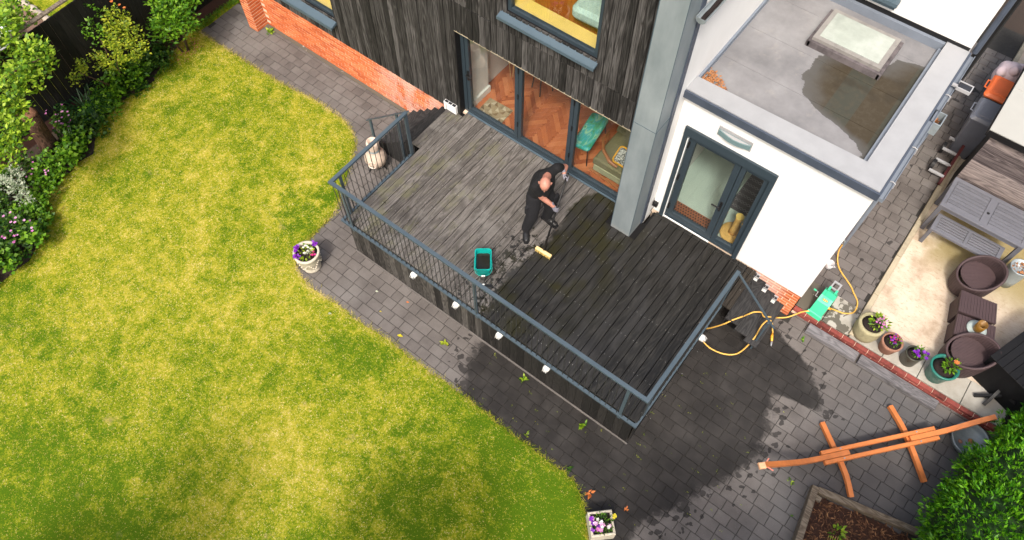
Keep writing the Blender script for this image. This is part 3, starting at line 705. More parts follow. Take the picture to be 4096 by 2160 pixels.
# extension
EX0, EX1, EY0, EY1, EZ = -2.455, .36, 7.22, 10.2, 3.98
DO = [(-2.31, -.83, .9, 3.33)]
ew = MB()
for a, b, c, d in grid_boxes(EX0, EX1, 1.055, 3.93, DO): ew.box(a, b, EY0, EY0+.22, c, d)
ew.box(EX1-.22, EX1, EY0+.22, EY1+3.2, 1.055, 3.93)
ew.build('rendered_wall', MAT['render'], house)
pl = MB().box(-2.46, EX1-.02, EY0+.025, EY0+.2, -.1, 1.055).box(EX1-.22, EX1-.02, EY0+.2, 13.4, .1, 1.055).build('brick_plinth', MAT['mortar'], house)
for c in range(14):
    x = -.55+(.1125 if c % 2 else 0)
    while x < .36:
        s = 1; xx = x
        if x+.107 > .345: s = max(.12, (.345-(x-.107))/.214); xx = x-.107+.107*s
        if xx-.107*s < .33: link('brick', brm, None, pl, (xx, EY0+.022, .035+c*.0755), scale=(s, 1, 1))
        x += .225
for c in range(14):
    for k in range(12): link('brick', brm, None, pl, (EX1-.018, EY0+.14+k*.225+(.11 if c % 2 else 0), .035+c*.0755), rot=(0, 0, PI/2))
# flat roof with raised capping
MB().box(EX0, EX1-.05, EY0+.05, EY1, 3.8, 3.9).build('flat_roof', MAT['roof'], house)
pp = MB().prism([(EX0+.0, 7.155), (.36, 7.155), (.36, 10.19), (.03, 10.19), (.03, 7.5), (EX0+.03, 7.44), (EX0+.0,7.44)], 3.9, 4.05)
pp.build('parapet', MAT['parapet'], house)
MB().box(EX0+.0, .39, 7.12, 7.152, 3.905, 4.035).box(.363, .392, 7.155, 10.19, 3.92, 4.035).build('parapet_trim', MAT['trim'], house)
MB().box(EX0+.001, EX0+.035, 7.46, 10.19, 3.9, 4.0).box(EX0+.04, .02, 10.12, 10.185, 3.9, 4.03).box(-.02, .028, 7.54, 10.1, 3.9, 3.96).build('roof_flashing', MAT['gutter'], house)
for y in (8.15, 8.9, 9.7): MB().box(EX0+.05, .0, y, y+.02, 3.9, 3.904).build('roof_seam', MAT['roof'], house)
sk = MB()
for a, b, c, d in ((-1.53,-.5,9.1,9.18),(-1.53,-.5,9.74,9.82),(-1.53,-1.45,9.18,9.74),(-.58,-.5,9.18,9.74)): sk.box(a, b, c, d, 3.9, 4.05)
skl = sk.build('skylight', plain('skylight_frame', (.2,.19,.18), .6, .2, 12, .2), house)
MB().box(-1.56, -.47, 9.05, 9.1, 3.9, 4.0).box(-1.58,-1.53,9.05,9.85,3.9,3.99).box(-.5,-.45,9.05,9.85,3.9,3.99).build('skylight_upstand', plain('stained_flashing', (.11,.095,.1), .8, .4, 9, .3), skl)
MB().box(-1.46, -.57, 9.17, 9.75, 4.03, 4.058).build('skylight_pane', plain('milky_skylight', (.3,.33,.3), .12, .12, 4, .02, c2=(.4,.43,.4)), skl)
# upper storey behind the flat roof
uo = [(-1.5, -.86, 4.35, 5.6)]
uw = MB()
for a, b, c, d in grid_boxes(-2.455, .345, 4.1, 7.2, uo): uw.box(a, b, 10.19, 10.4, c, d)
uw.box(.13, .345, 10.4, 13.4, 1.06, 7.2).build('upper_wall', MAT['render'], house)
MB().box(-2.4, .34, 10.178, 10.19, 4.03, 4.1).build('damp_course', MAT['black'], house)
win3 = MB().box(-1.5, -1.43, 10.2, 10.27, 4.35, 5.6).box(-.93, -.86, 10.2, 10.27, 4.35, 5.6).box(-1.43, -.93, 10.2, 10.27, 4.35, 4.43).build('window', MAT['frame'], house)
MB().box(-1.43, -.93, 10.23, 10.24, 4.43, 5.6).build('pane', plain('frosted_pane', (.5,.6,.52), .2, .06, 3, .02), win3)
MB().box(-1.56, -.8, 10.06, 10.2, 4.27, 4.33).box(-1.54, -.82, 10.1, 10.2, 4.2, 4.27).build('window_sill', MAT['sill'], win3)
# rainwater goods along the passage
gt = MB().box(.395, .46, 7.2, 10.3, 3.84, 3.9).box(.452, .462, 7.2, 10.3, 3.9, 3.93).build('box_gutter', MAT['gutter'], house)
for y in (7.5, 8.2, 9.35): MB().tube([(.4, y, 3.93), (.43, y, 3.945), (.47, y, 3.93), (.475, y, 3.84)], .008, 6).build('gutter_bracket', MAT['greyplastic'], gt)
MB().tube([(.42, 10.28, 4.0+i*.4) for i in range(9)], .042, 10).build('downpipe', MAT['trim'], house)
MB().tube([(.47, 10.5, 2.6+i*.5) for i in range(9)], .06, 10).build('soil_pipe', MAT['black'], house)
hp = MB()
for a, b, c, d in ((.4,.415,8.8,9.05),(.55,.565,8.8,9.05),(.415,.55,8.8,8.815),(.415,.55,9.035,9.05)): hp.box(a, b, c, d, 3.7, 3.9)
hp.box(.415, .55, 8.815, 9.035, 3.7, 3.72); hpo = hp.build('rainwater_hopper', MAT['galv'], house)
P_, D_ = blob_pts(60, (.48, 8.92, 3.78), (.05, .09, .04), .2); link('hopper_leaves', leaves(P_, D_, .05, .6), MAT['dryleaf'], hpo)
MB().tube([(.48, 8.92, 3.7-i*.4) for i in range(9)], .034, 10).build('downpipe', MAT['gutter'], hpo)
# hidden bulk of the house
MB().box(-12.2, -2.62, 9.75, 13.4, 0, 6.6).box(-12.2, -6.5, 7.0, 9.74, 0, 1.5).box(-12.2,-2.6,6.97,13.4,6.55,6.72).box(-12.2,-12.0,6.97,9.75,1.5,6.55).build('house_core', MAT['render'], house)
MB().box(-2.45, .34, 12.6, 13.4, 1, 7.2).box(-2.6, .345, 10.2, 13.4, 7.2, 7.35).build('rear_wall', MAT['render'], house)

# openings: bifold doors
bd = MB().box(-6.37, -6.3, 6.96, 7.06, D, 3.2).box(-6.3, -2.84, 6.96, 7.06, D+.0, D+.055).box(-6.3, -2.84, 6.96, 7.06, 3.1, 3.2).box(-2.9, -2.84, 6.96, 7.06, D+.055, 3.1).build('bifold_door', MAT['frame'], house)
for i, (a, b) in enumerate([(-6.295,-5.175),(-5.165,-4.075),(-4.065,-2.91)]):
    z0, z1 = D+.06, 3.09
    lf = MB()
    for q in ((a,a+.068,z0,z1),(b-.068,b,z0,z1),(a+.068,b-.068,z0,z0+.075),(a+.068,b-.068,z1-.07,z1)): lf.box(q[0], q[1], 6.975, 7.045, q[2], q[3])
    lo = lf.build('door_leaf', MAT['frame'], bd)
    MB().box(a+.07, b-.07, 7.004, 7.012, z0+.077, z1-.072).build('pane', MAT['glass'], bd)
    for z in (1.5, 2.2, 2.8):
        if i: MB().tube([(a-.005, 6.968, z-.05), (a-.005, 6.968, z+.05)], .014, 8).build('hinge', MAT['black'], bd)
MB().box(-6.262, -6.232, 6.955, 6.974, 1.9, 2.12).tube([(-6.247, 6.96, 2.06), (-6.247, 6.9, 2.06), (-6.13, 6.9, 2.06)], .011, 8).ball((-6.247,6.945,1.95),.016).build('handle', MAT['black'], bd)
MB().box(-6.3, -2.9, 6.93, 6.958, D+.0, D+.02).build('threshold', MAT['sill'], bd)
# large upper window
w1 = MB()
for q in ((-5.3,-5.24,4.05,5.7),(-3.78,-3.72,4.05,5.7),(-5.24,-3.78,4.05,4.11),(-5.24,-3.78,5.64,5.7)): w1.box(q[0], q[1], 6.87, 6.95, q[2], q[3])
w1 = w1.build('window', MAT['frame'], house)
MB().box(-5.24, -3.78, 6.905, 6.913, 4.11, 5.64).build('pane', MAT['glass'], w1)
MB().prism([(6.72,3.955),(6.9,3.985),(6.9,4.045),(6.73,3.985)], -5.4, -3.68, Matrix(((0,0,1),(1,0,0),(0,1,0))).to_4x4()).box(-5.4,-3.68,6.712,6.725,3.94,3.99).build('window_sill', MAT['sill'], w1)
w2 = MB()
for q in ((-11.3,-11.24,1.58,2.95),(-9.48,-9.42,1.58,2.95),(-11.24,-9.48,1.58,1.64),(-11.24,-9.48,2.89,2.95)): w2.box(q[0], q[1], 6.87, 6.95, q[2], q[3])
w2 = w2.build('window', MAT['frame'], house)
MB().box(-11.24, -9.48, 6.905, 6.913, 1.64, 2.89).build('pane', MAT['glass'], w2)
MB().prism([(6.68,1.445),(6.9,1.49),(6.9,1.57),(6.69,1.485)], -11.4, -9.4, Matrix(((0,0,1),(1,0,0),(0,1,0))).to_4x4()).box(-11.4,-9.4,6.672,6.685,1.42,1.49).build('window_sill', MAT['sill'], w2)
# glazed back door with side leaf
bk_ = MB().box(-2.31, -2.235, 7.19, 7.33, D, 3.17).box(-.905, -.83, 7.19, 7.33, D, 3.17).box(-2.31, -.83, 7.18, 7.33, 3.17, 3.33).box(-2.235, -.905, 7.24, 7.33, D, D+.05).build('back_door', MAT['frame'], house)
MB().box(-2.232, -.9, 7.205, 7.238, 3.14, 3.168).box(-2.232, -2.215, 7.205, 7.238, D, 3.14).build('door_gasket', MAT['galv'], bk_)
MB().box(-2.23, -1.35, 7.2, 7.22, D+.01, D+.03).box(-2.24,-2.222,7.195,7.21,D,3.1).build('white_bead', MAT['white'], bk_)
for a, b, in ((-2.21,-1.36),(-1.35,-.91)):
    z0, z1 = D+.055, 3.135; lf = MB(); s = .1 if a < -2 else .075
    for q in ((a,a+s,z0,z1),(b-s,b,z0,z1),(a+s,b-s,z0,z0+.1),(a+s,b-s,z1-.09,z1)): lf.box(q[0], q[1], 7.25, 7.32, q[2], q[3])
    lf.build('door_leaf', MAT['frame'], bk_)
    MB().box(a+s, b-s, 7.28, 7.288, z0+.1, z1-.09).build('pane', MAT['glass'], bk_)
for z in (1.35, 2.15, 2.95): MB().tube([(-2.205, 7.235, z-.06), (-2.205, 7.235, z+.06)], .024, 10).build('hinge', MAT['black'], bk_)
MB().box(-1.43, -1.39, 7.235, 7.249, 1.9, 2.13).tube([(-1.41, 7.24, 2.05), (-1.41, 7.18, 2.05), (-1.54, 7.175, 2.05)], .012, 8).ball((-1.41,7.232,1.94),.016).build('handle', MAT['black'], bk_)

# ------------------------------------------------------------------ rooms behind the glass
fl = MB().box(-6.45, -2.62, 7.06, 9.75, .9, 1.03).build('living_room_floor', MAT['herring'], house)
hb = MB().cbox(-.225, .225, -.045, .045, 0, .012, .002).mesh('floor_block'); hb.materials.append(MAT['herring'])
cnt = 0
for i in range(-14, 15):            # zig-zag columns along Y, each .636 wide in X
    for j in range(-30, 60):
        for q in (0, 1):
            X = -4.7+i*.636+(.318/2 if q else -.318/2); Y = 7.0+j*.1273+(.0 if q else .0)
            if -6.35 < X < -2.75 and 7.0 < Y < 8.95 and cnt < 300:
                link('floor_block', hb, None, fl, (X, Y, 1.03+random.uniform(0, .0008)), rot=(0, 0, PI/4 if q else -PI/4)); cnt += 1
MB().box(-6.6, -6.45, 7.06, 9.75, .9, 3.6).box(-6.45, -2.62, 9.62, 9.74, .9, 3.6).box(-6.45, -2.62, 7.06, 9.62, 3.4, 3.6).build('living_room_walls', MAT['roomwall'], house)
MB().box(-6.45, -6.33, 7.08, 7.6, 1.03, 3.4).box(-6.33, -6.29, 7.08, 7.62, 1.03, 1.18).build('white_wall_end', MAT['roomwall'], house)
MB().box(-5.36, -3.69, 6.96, 7.2, 3.61, 4.09).box(-5.45,-5.36,6.96,9,3.5,6.2).box(-3.69,-3.6,6.96,9,3.5,6.2).build('plywood_window_seat', MAT['ply'], house)
MB().box(-5.36, -3.69, 7.2, 9.0, 3.61, 3.66).box(-5.36, -3.69, 7.2, 7.22, 3.66, 3.95).box(-5.45, -3.6, 9.0, 9.1, 3.45, 6.2).build('bedroom_floor', MAT['oakdark'], house)
MB().box(-11.4, -9.3, 6.955, 7.7, 1.5, 1.6).box(-11.4,-9.3,7.7,7.8,1.6,3.2).box(-9.4,-9.3,6.96,7.7,1.6,3.2).build('plywood_window_seat', MAT['ply'], house)
MB().box(-2.45, .13, 7.34, 10.15, .9, 1.045).build('kitchen_floor', MAT['mint'], house)
MB().box(-2.45, -2.4, 7.44, 10.1, 1.05, 3.78).box(-2.4, .13, 10.02, 10.15, 1.05, 3.78).build('kitchen_walls', MAT['roomwall'], house)

# ------------------------------------------------------------------ deck
deck = thing('raised_deck', 'raised timber deck, weathered grey on the left and soaked black on the right', 'deck', (-3.5, 5.4, 0))
P0 = .1465
x = -6.455; k = 0
while x < -.62:
    x1 = x+P0-.009
    yb = 6.955 if x1 < -2.84 else (7.215 if x > -2.47 else 6.5)
    if x < -6.37: yb = 6.815
    MB().cbox(x, x1, 3.875, yb, D-.03, D+random.uniform(-.001, .001), .004).build('deck_board', MAT['deck'], deck)
    x += P0; k += 1
MB().cbox(-6.66, -6.53, 5.78, 6.815, D-.03, D, .004).build('deck_board', MAT['deck'], deck)
MB().cbox(-6.525, -6.46, 5.78, 6.815, D-.03, D, .004).build('deck_board', MAT['deck'], deck)
brownb = m_char('brown_wet_board', (.012,.01,.008), (.026,.021,.016), (.05,.042,.034), (6.5, .7, 6.5))
MB().cbox(-.592, -.518, 6.34, 7.215, D-.03, D+.001, .004).build('deck_board', brownb, deck)
MB().cbox(-.512, -.44, 6.34, 7.215, D-.03, D, .004).build('deck_board', brownb, deck)
MB().box(-6.42, -.63, 3.93, 6.9, D-.2, D-.034).box(-2.4, -.48, 6.9, 7.2, D-.2, D-.034).build('joists', MAT['blackwood'], deck)
sc = MB()
for i in range(41):
    for y in np.arange(4.05, 7.2, .45):
        for o in (.03, .11):
            if -2.47 > -6.455+i*P0 > -2.9 and y > 6.5: continue
            if random.random() < .6: sc.lathe([(.0055, 0), (.004, .002)], (-6.455+i*P0+o+random.gauss(0, .003), y+random.gauss(0, .006), D), 5)
sc.build('screws', plain('bright_screw_head', (.36,.36,.35), .35, .1, 30, .02), deck, kind='stuff')
def fboards(axis, a, b, fixed, out, zb=None):
    t = a
    while t < b-.03:
        w_ = min(.145, b-t); j = random.uniform(-.003, .003)
        bot = -.02 if axis == 'x' else -.02+gz(-.5, t)
        if axis == 'x': m = MB().cbox(0, w_-.003, 0, D-.035-bot, 0, .022+j, .003, Matrix(((1,0,0,t),(0,0,-1,fixed),(0,1,0,bot),(0,0,0,1))))
        else: m = MB().cbox(0, w_-.003, 0, D-.035-bot, 0, .022+j, .003, Matrix(((0,0,out,fixed),(1 if out > 0 else 1,0,0,t),(0,1,0,bot),(0,0,0,1))))
        m.build('fascia_board', MAT['fascia'], deck); t += .145
fboards('x', -6.44, -.62, 3.895, -1)
fboards('y', 3.9, 5.75, -6.44, -1); fboards('y', 3.9, 6.3, -.625, 1)
MB().cbox(-6.46,-.6,3.845,3.87,-.02,.03,.004).build('base_strip', plain('grey_base_strip', (.13,.118,.11), .9, .15, 9, .2), deck)

# ------------------------------------------------------------------ railing
rail = thing('deck_railing', 'blue grey steel railing with thin dark balusters round three sides of the deck', 'railing', (-3.5, 3.84, D))
TZ = 2.085
MB().box(-6.53, -.575, 3.81, 3.87, TZ-.02, TZ+.02).build('top_rail', MAT['steel'], rail)
MB().box(-6.53, -6.47, 3.871, 5.64, TZ-.02, TZ+.02).build('top_rail', MAT['steel'], rail)
MB().box(-.635, -.575, 3.871, 6.35, TZ-.02, TZ+.02).build('top_rail', MAT['steel'], rail)
BZ = 1.0
MB().box(-6.53, -.575, 3.805, 3.855, BZ-.02, BZ+.02).build('bottom_rail', MAT['steel'], rail)
MB().box(-6.53, -6.48, 3.856, 5.63, BZ-.02, BZ+.02).build('bottom_rail', MAT['steel'], rail)
MB().box(-.625, -.575, 3.856, 6.33, BZ-.02, BZ+.02).build('bottom_rail', MAT['steel'], rail)
bal = MB().tube([(0,0,BZ+.02),(0,0,TZ-.02)], .0065, 6).mesh('baluster'); bal.materials.append(MAT['bar'])
for i in range(60):
    xx = -6.45+i*.0985
    if xx < -.66: link('baluster', bal, None, rail, (xx, 3.83, 0))
for i in range(17): link('baluster', bal, None, rail, (-6.505, 3.93+i*.0985, 0))
for i in range(24): link('baluster', bal, None, rail, (-.6, 3.93+i*.0985, 0))
for xx, yy, wx, wy in [(-6.29,3.842,.05,.024),(-3.6,3.842,.05,.024),(-.88,3.842,.05,.024),(-6.49,4.03,.024,.05),(-6.49,5.6,.03,.06),(-.595,4.05,.024,.05),(-.6,6.31,.03,.06)]:
    MB().box(xx-wx/2, xx+wx/2, yy-wy/2, yy+wy/2, BZ-.14, TZ-.021).build('post', MAT['steel'], rail)
for xx in (-5.4, -4.5, -2.7, -1.75): MB().box(xx-.025, xx+.025, 3.835, 3.878, BZ-.1, BZ-.021).build('bracket', MAT['steel'], rail)
hl = thing('step_handrail', 'sloping steel handrail on two posts beside the black steps near the clay pot', 'handrail', (-7.1, 5.72, 0), 'step handrails')
MB().beam((-6.5, 5.69, 2.07), (-7.72, 5.72, .95), .04, .014).build('handrail', MAT['steel'], hl)
for xx, zt in ((-7.62, 1.03), (-6.86, 1.73)): MB().box(xx-.025, xx+.025, 5.705, 5.735, 0, zt).build('post', MAT['steel'], hl)
hr = thing('step_handrail', 'sloping steel handrail ending over the yellow hose', 'handrail', (0, 6.4, 0), 'step handrails')
MB().beam((-.6, 6.335, 2.08), (.27, 6.42, 1.12), .035, .014).build('handrail', MAT['steel'], hr)
MB().box(.14, .17, 6.36, 6.42, gz(.15, 6.4)-.02, 1.24).build('post', MAT['steel'], hr)

# ------------------------------------------------------------------ steps
stl = thing('deck_steps', 'flight of black timber steps beside the brick wall', 'steps', (-7.2, 6.3, 0), 'deck steps')
for i, (xa, z) in enumerate([(-6.66,.87),(-6.865,.7),(-7.07,.53),(-7.275,.36),(-7.48,.19)]):
    MB().cbox(xa-.225, xa, 5.85, 6.885, z-.035, z, .005).build('tread', MAT['tread'], stl)
    MB().box(xa-.02, xa-.002, 5.87, 6.88, z-.17+.0, z-.036+.17 if i == 0 else z+.13).build('riser', MAT['tread'], stl)
MB().add([(-6.66,5.83,.0),(-7.72,5.83,0),(-7.72,5.83,.17),(-6.66,5.83,1.0),(-6.66,5.849,.0),(-7.72,5.849,0),(-7.72,5.849,.17),(-6.66,5.849,1.0)],
  [(0,1,2,3),(7,6,5,4),(0,4,5,1),(1,5,6,2),(2,6,7,3),(3,7,4,0)]).build('stringer', MAT['tread'], stl)
str_ = thing('deck_steps', 'three wet black timber steps beside the solar lights', 'steps', (-.1, 6.75, .3), 'deck steps')
for i, (xa, z) in enumerate([(-.44,.89),(-.225,.74),(-.01,.59)]):
    MB().cbox(xa, xa+.225, 6.26, 7.23, z-.035, z, .005).build('tread', MAT['tread'], str_)
    MB().box(xa+.002, xa+.02, 6.28, 7.22, z-.15, z-.036 if i else z+.1).build('riser', MAT['tread'], str_)
MB().box(-.44, -.02, 6.5, 6.54, .2, .7).build('carriage', MAT['blackwood'], str_)

# ------------------------------------------------------------------ lamps
def bulkhead(loc, rz, label):
    t = thing('bulkhead_lamp', label, 'lamp', (0,0,0), 'bulkhead lamps on the deck')
    M = Matrix.Rotation(PI/2, 4, 'X')
    MB().lathe([(.062,0),(.066,.012),(.06,.03),(.05,.034)], (0,0,0), 16, .85, 1.1, M).build('base', MAT['white'], t, True)
    MB().lathe([(.05,.034),(.048,.06),(.036,.085),(.016,.098),(.002,.1)], (0,0,0), 16, .85, 1.1, M).build('glass_dome', MAT['bulk'], t, True)
    MB().lathe([(.07,.0),(.07,.05),(.055,.075),(.052,.07),(.062,.05),(.062,0)], (0,.0,.012), 16, .8, .8, M, cap=False).build('hood', MAT['white'], t, True)
    for a in (-.03, 0, .03): MB().tube([(a, -.03, -.055), (a, -.09, -.035), (a, -.105, 0), (a, -.09, .035), (a, -.03, .055)], .0035, 5).build('cage_bar', MAT['white'], t)
    t.location = loc; t.rotation_euler = (0, 0, rz)
for xx, lb in ((-4.94,'white bulkhead lamp on the deck front, farthest left'),(-4.03,'white bulkhead lamp on the deck front, second from the left'),(-3.14,'white bulkhead lamp on the deck front, third from the left, below the post'),(-2.21,'white bulkhead lamp on the deck front, farthest right, on the wet boards')):
    bulkhead((xx, 3.868, .8), 0, lb)
bulkhead((-.595, 5.86, .62), PI/2, 'white bulkhead lamp on the side of the deck by the hose loop')
wl_ = thing('wall_lamp', 'long curved grey wall lamp above the glazed back door', 'lamp', (-1.6, 7.2, 3.6))
arc = [(-1.84+.5*i/12, 7.2-.05*math.sin(PI*i/12)-.02) for i in range(13)]
MB().prism(arc+[(-1.34, 7.219), (-1.84, 7.219)], 3.53, 3.61).build('body', plain('teal_grey_metal', (.13,.2,.21), .45, .08, 6, .03), wl_)
MB().prism([(x_+.02*(1 if x_ < -1.6 else -1), y_+.012) for x_, y_ in arc], 3.605, 3.614).build('diffuser', MAT['greyplastic'], wl_)
MB().box(-1.85, -1.33, 7.205, 7.2195, 3.48, 3.66).build('back_plate', MAT['greyplastic'], wl_)
for i, (xx, z, lb) in enumerate([(-.4,.9,'solar step light on the brick plinth at the top step'),(-.19,.76,'solar step light on the brick plinth at the middle step'),(.02,.62,'solar step light on the brick plinth at the bottom step')]):
    t = thing('solar_light', lb, 'light', (xx, 7.2, z), 'solar lights beside the steps')
    MB().box(xx-.05, xx+.05, 7.15, 7.235, z+.06, z+.09).box(xx-.045, xx+.045, 7.2, 7.236, z-.04, z+.06).build('body', MAT['greyplastic'], t)
    for s in (-1, 1): MB().box(xx+s*.023-.02, xx+s*.023+.02, 7.157, 7.2, z+.09, z+.094).build('solar_cell', MAT['solar'], t)
    MB().add([(xx-.045,7.14,z-.05),(xx+.045,7.14,z-.05),(xx+.045,7.15,z+.055),(xx-.045,7.15,z+.055)], [(0,1,2,3)]).box(xx-.045, xx+.045, 7.141, 7.2, z-.05, z-.04).build('reflector', MAT['white'], t)
t = thing('solar_light_block', 'white three-cell solar light box standing on the deck against the dark cladding', 'light', (-6.56, 6.78, D))
MB().box(-6.7, -6.43, 6.75, 6.815, D+.19, D+.21).box(-6.7,-6.66,6.75,6.815,D+.01,D+.19).box(-6.65,-6.43,6.765,6.815,D+.01,D+.19).build('body', MAT['white'], t)
for i in range(3): MB().box(-6.69+i*.087, -6.615+i*.087, 6.757, 6.808, D+.21, D+.214).build('solar_cell', MAT['solar'], t)
t = thing('solar_light', 'pale solar light on a bracket over the passage gutter', 'light', (.5, 9.55, 4.0))
MB().box(.47, .64, 9.5, 9.62, 3.98, 4.0).build('solar_cell', MAT['solar'], t)
MB().box(.46, .655, 9.485, 9.499, 3.96, 4.01).box(.46, .655, 9.621, 9.635, 3.96, 4.01).box(.641, .655, 9.5, 9.62, 3.96, 4.01).box(.39, .47, 9.53, 9.58, 3.95, 3.975).build('body', MAT['greyplastic'], t)
t = thing('outdoor_socket', 'black outdoor socket with a white back box between column and back door', 'socket', (-2.4, 7.2, 1.35))
MB().box(-2.435, -2.36, 7.16, 7.219, 1.3, 1.43).build('back_box', MAT['white'], t)
MB().box(-2.44, -2.355, 7.11, 7.159, 1.28, 1.38).build('plug', MAT['black'], t)
tag(MB().tube([(-2.4,7.12,1.28),(-2.43,7.1,1.15),(-2.4,7.12,1.06),(-2.3,7.15,1.045),(-2.0,7.14,1.045),(-1.4,7.15,1.046),(-.8,7.13,1.046),(-.62,7.12,1.046),(-.46,7.08,1.045),(-.41,7.02,1.0),(-.4,7.02,.92)], .006, 6).build('power_cable', MAT['cable']),
   'thin black cable along the deck edge below the back door', 'cable')

# ------------------------------------------------------------------ the man with the broom
def fuse(name, mb, mat, parent, vox=.011, it=6):
    o = bpy.data.objects.new('tmp', mb.mesh('tmp')); COL.objects.link(o)
    r_ = o.modifiers.new('r', 'REMESH'); r_.mode = 'VOXEL'; r_.voxel_size = vox
    s_ = o.modifiers.new('s', 'SMOOTH'); s_.factor = .5; s_.iterations = it
    bpy.context.view_layer.update()
    me = bpy.data.meshes.new_from_object(o.evaluated_get(bpy.context.evaluated_depsgraph_get()))
    me.polygons.foreach_set('use_smooth', [True]*len(me.polygons)); me.name = name; me.materials.clear()
    old = o.data; bpy.data.objects.remove(o); bpy.data.meshes.remove(old)
    return link(name, me, mat, parent)
def limb(mb, pts, rs):
    for (a, b), (ra, rb) in zip(zip(pts, pts[1:]), zip(rs, rs[1:])):
        a = Vector(a); b = Vector(b); n = 7
        mb.tube([a+(b-a)*i/n for i in range(n+1)], [ra+(rb-ra)*i/n for i in range(n+1)], 14)
    for p, r in zip(pts, rs): mb.ball(p, r, 14, 10)
    return mb
def rotm(fwd, up):
    f = Vector(fwd).normalized(); r = f.cross(Vector(up)).normalized(); u = r.cross(f); return Matrix((r, f, u)).transposed()
man = thing('person', 'bald person in black T-shirt and trousers, bending to scrub the deck with a long broom', 'person', (-3.75, 5.7, D))
rs, ls = Vector((-3.80,5.61,2.33)), Vector((-3.705,6.02,2.43))
hipr, hipl = Vector((-3.87,5.70,1.9)), Vector((-3.80,5.90,1.9))
kr, kl = Vector((-3.825,5.59,1.5)), Vector((-3.69,5.93,1.5)); ar, al = Vector((-3.885,5.525,1.14)), Vector((-3.755,5.935,1.14))
neck = Vector((-3.725,5.78,2.47)); hd = Vector((-3.625,5.605,2.535))
er, el_ = Vector((-3.72,5.68,2.03)), Vector((-3.685,6.245,2.24))
pb, pt = Vector((-3.41,5.377,1.12)), Vector((-3.542,6.095,2.30)); pax = (pt-pb).normalized()
hr_ = pb+(pt-pb)*.56; hl_ = pb+(pt-pb)*.965
wr = hr_+Vector((-.06,-.02,.065)); wl2 = hl_+Vector((-.075,.035,.03))
# head: long skull bent forward, face towards the broom
Mh = rotm((.38,-.62,-.62), (0,0,1))
b = MB()
b.ball(hd+Mh@Vector((0,-.012,.03)), (.084,.108,.1), 18, 14, Mh).ball(hd+Mh@Vector((0,.035,-.05)), (.066,.066,.082), 14, 10, Mh)
b.ball(hd+Mh@Vector((0,.075,-.105)), (.034,.03,.03), 10, 8, Mh)                                    # chin
b.ball(hd+Mh@Vector((0,.088,.012)), (.052,.016,.014), 10, 6, Mh)                                    # brow
b.tube([hd+Mh@Vector((0,.09,.005)), hd+Mh@Vector((0,.118,-.04)), hd+Mh@Vector((0,.096,-.048))], [.009,.015,.008], 8)   # nose
b.ball(hd+Mh@Vector((0,.088,-.075)), (.026,.012,.009), 8, 6, Mh)                                    # mouth
for s in (-1, 1):
    b.ball(hd+Mh@Vector((s*.09,-.012,-.01)), (.014,.024,.036), 10, 8, Mh)
    b.ball(hd+Mh@Vector((s*.098,-.024,.0)), (.012,.018,.024), 8, 6, Mh)
limb(b, [neck+Vector((.0,.02,-.03)), neck+(hd-neck)*.45, hd+Vector((-.02,.03,-.03))], [.07,.062,.055])
limb(b, [rs, er, wr], [.06,.05,.034]); limb(b, [ls, el_, wl2], [.06,.05,.034])
limb(b, [neck+Vector((-.02,.03,-.1)), rs], [.08,.05]); limb(b, [neck+Vector((-.02,.03,-.1)), ls], [.08,.05])
b.ball(neck+Vector((-.06,.02,-.2)), (.11,.15,.16), 14, 10)
body = fuse('body', b, MAT['skin'], man, .0075, 4)
for s in (-1, 1):
    MB().ball(hd+Mh@Vector((s*.03,.083,-.008)), .011, 10, 8).build('eye', MAT['white'], body, True)
    MB().ball(hd+Mh@Vector((s*.031,.0925,-.009)), .0045, 8, 6).build('pupil', MAT['black'], body, True)
b = MB()
limb(b, [(hipr+hipl)/2+Vector((0,0,.06)), (hipr+hipl)/2+Vector((.015,-.01,.2)), (rs+ls)/2+Vector((-.04,.0,-.13)), neck+Vector((-.045,.02,-.085))], [.175,.182,.188,.12])
limb(b, [neck+Vector((-.03,.02,-.07)), ls+Vector((-.01,-.02,-.01))], [.1,.078]); limb(b, [neck+Vector((-.03,0,-.07)), rs], [.1,.08])
limb(b, [(rs+ls)/2+Vector((-.05,-.13,-.14)), hipr+Vector((.02,0,.16))], [.115,.125]); limb(b, [(rs+ls)/2+Vector((-.05,.13,-.12)), hipl+Vector((.02,0,.16))], [.115,.125])
limb(b, [rs, rs+(er-rs)*.62], [.082,.07]); limb(b, [ls, ls+(el_-ls)*.45], [.082,.07])
fuse('shirt', b, MAT['cloth'], man, .011, 5)
MB().tube([neck+Vector((.075*math.cos(a)+.02, .075*math.sin(a)-.015, -.03-.05*math.cos(a-.9))) for a in [2*PI*i/20 for i in range(21)]], .012, 8, False).build('collar', MAT['cloth'], man, True)
b = MB()
limb(b, [hipr, kr, ar+Vector((0,0,.03))], [.135,.105,.08]); limb(b, [hipl, kl, al+Vector((0,0,.03))], [.135,.105,.08])
b.ball((hipr+hipl)/2+Vector((0,0,.03)), (.16,.185,.14), 16, 12)
b.box(-.03,.03,-.06,.06,-.09,.09, Matrix.Translation(kr+Vector((-.06,-.04,.2)))).box(-.03,.03,-.06,.06,-.09,.09, Matrix.Translation(kl+Vector((.05,.06,.2))))
fuse('trousers', b, MAT['denim'], man, .011, 4)
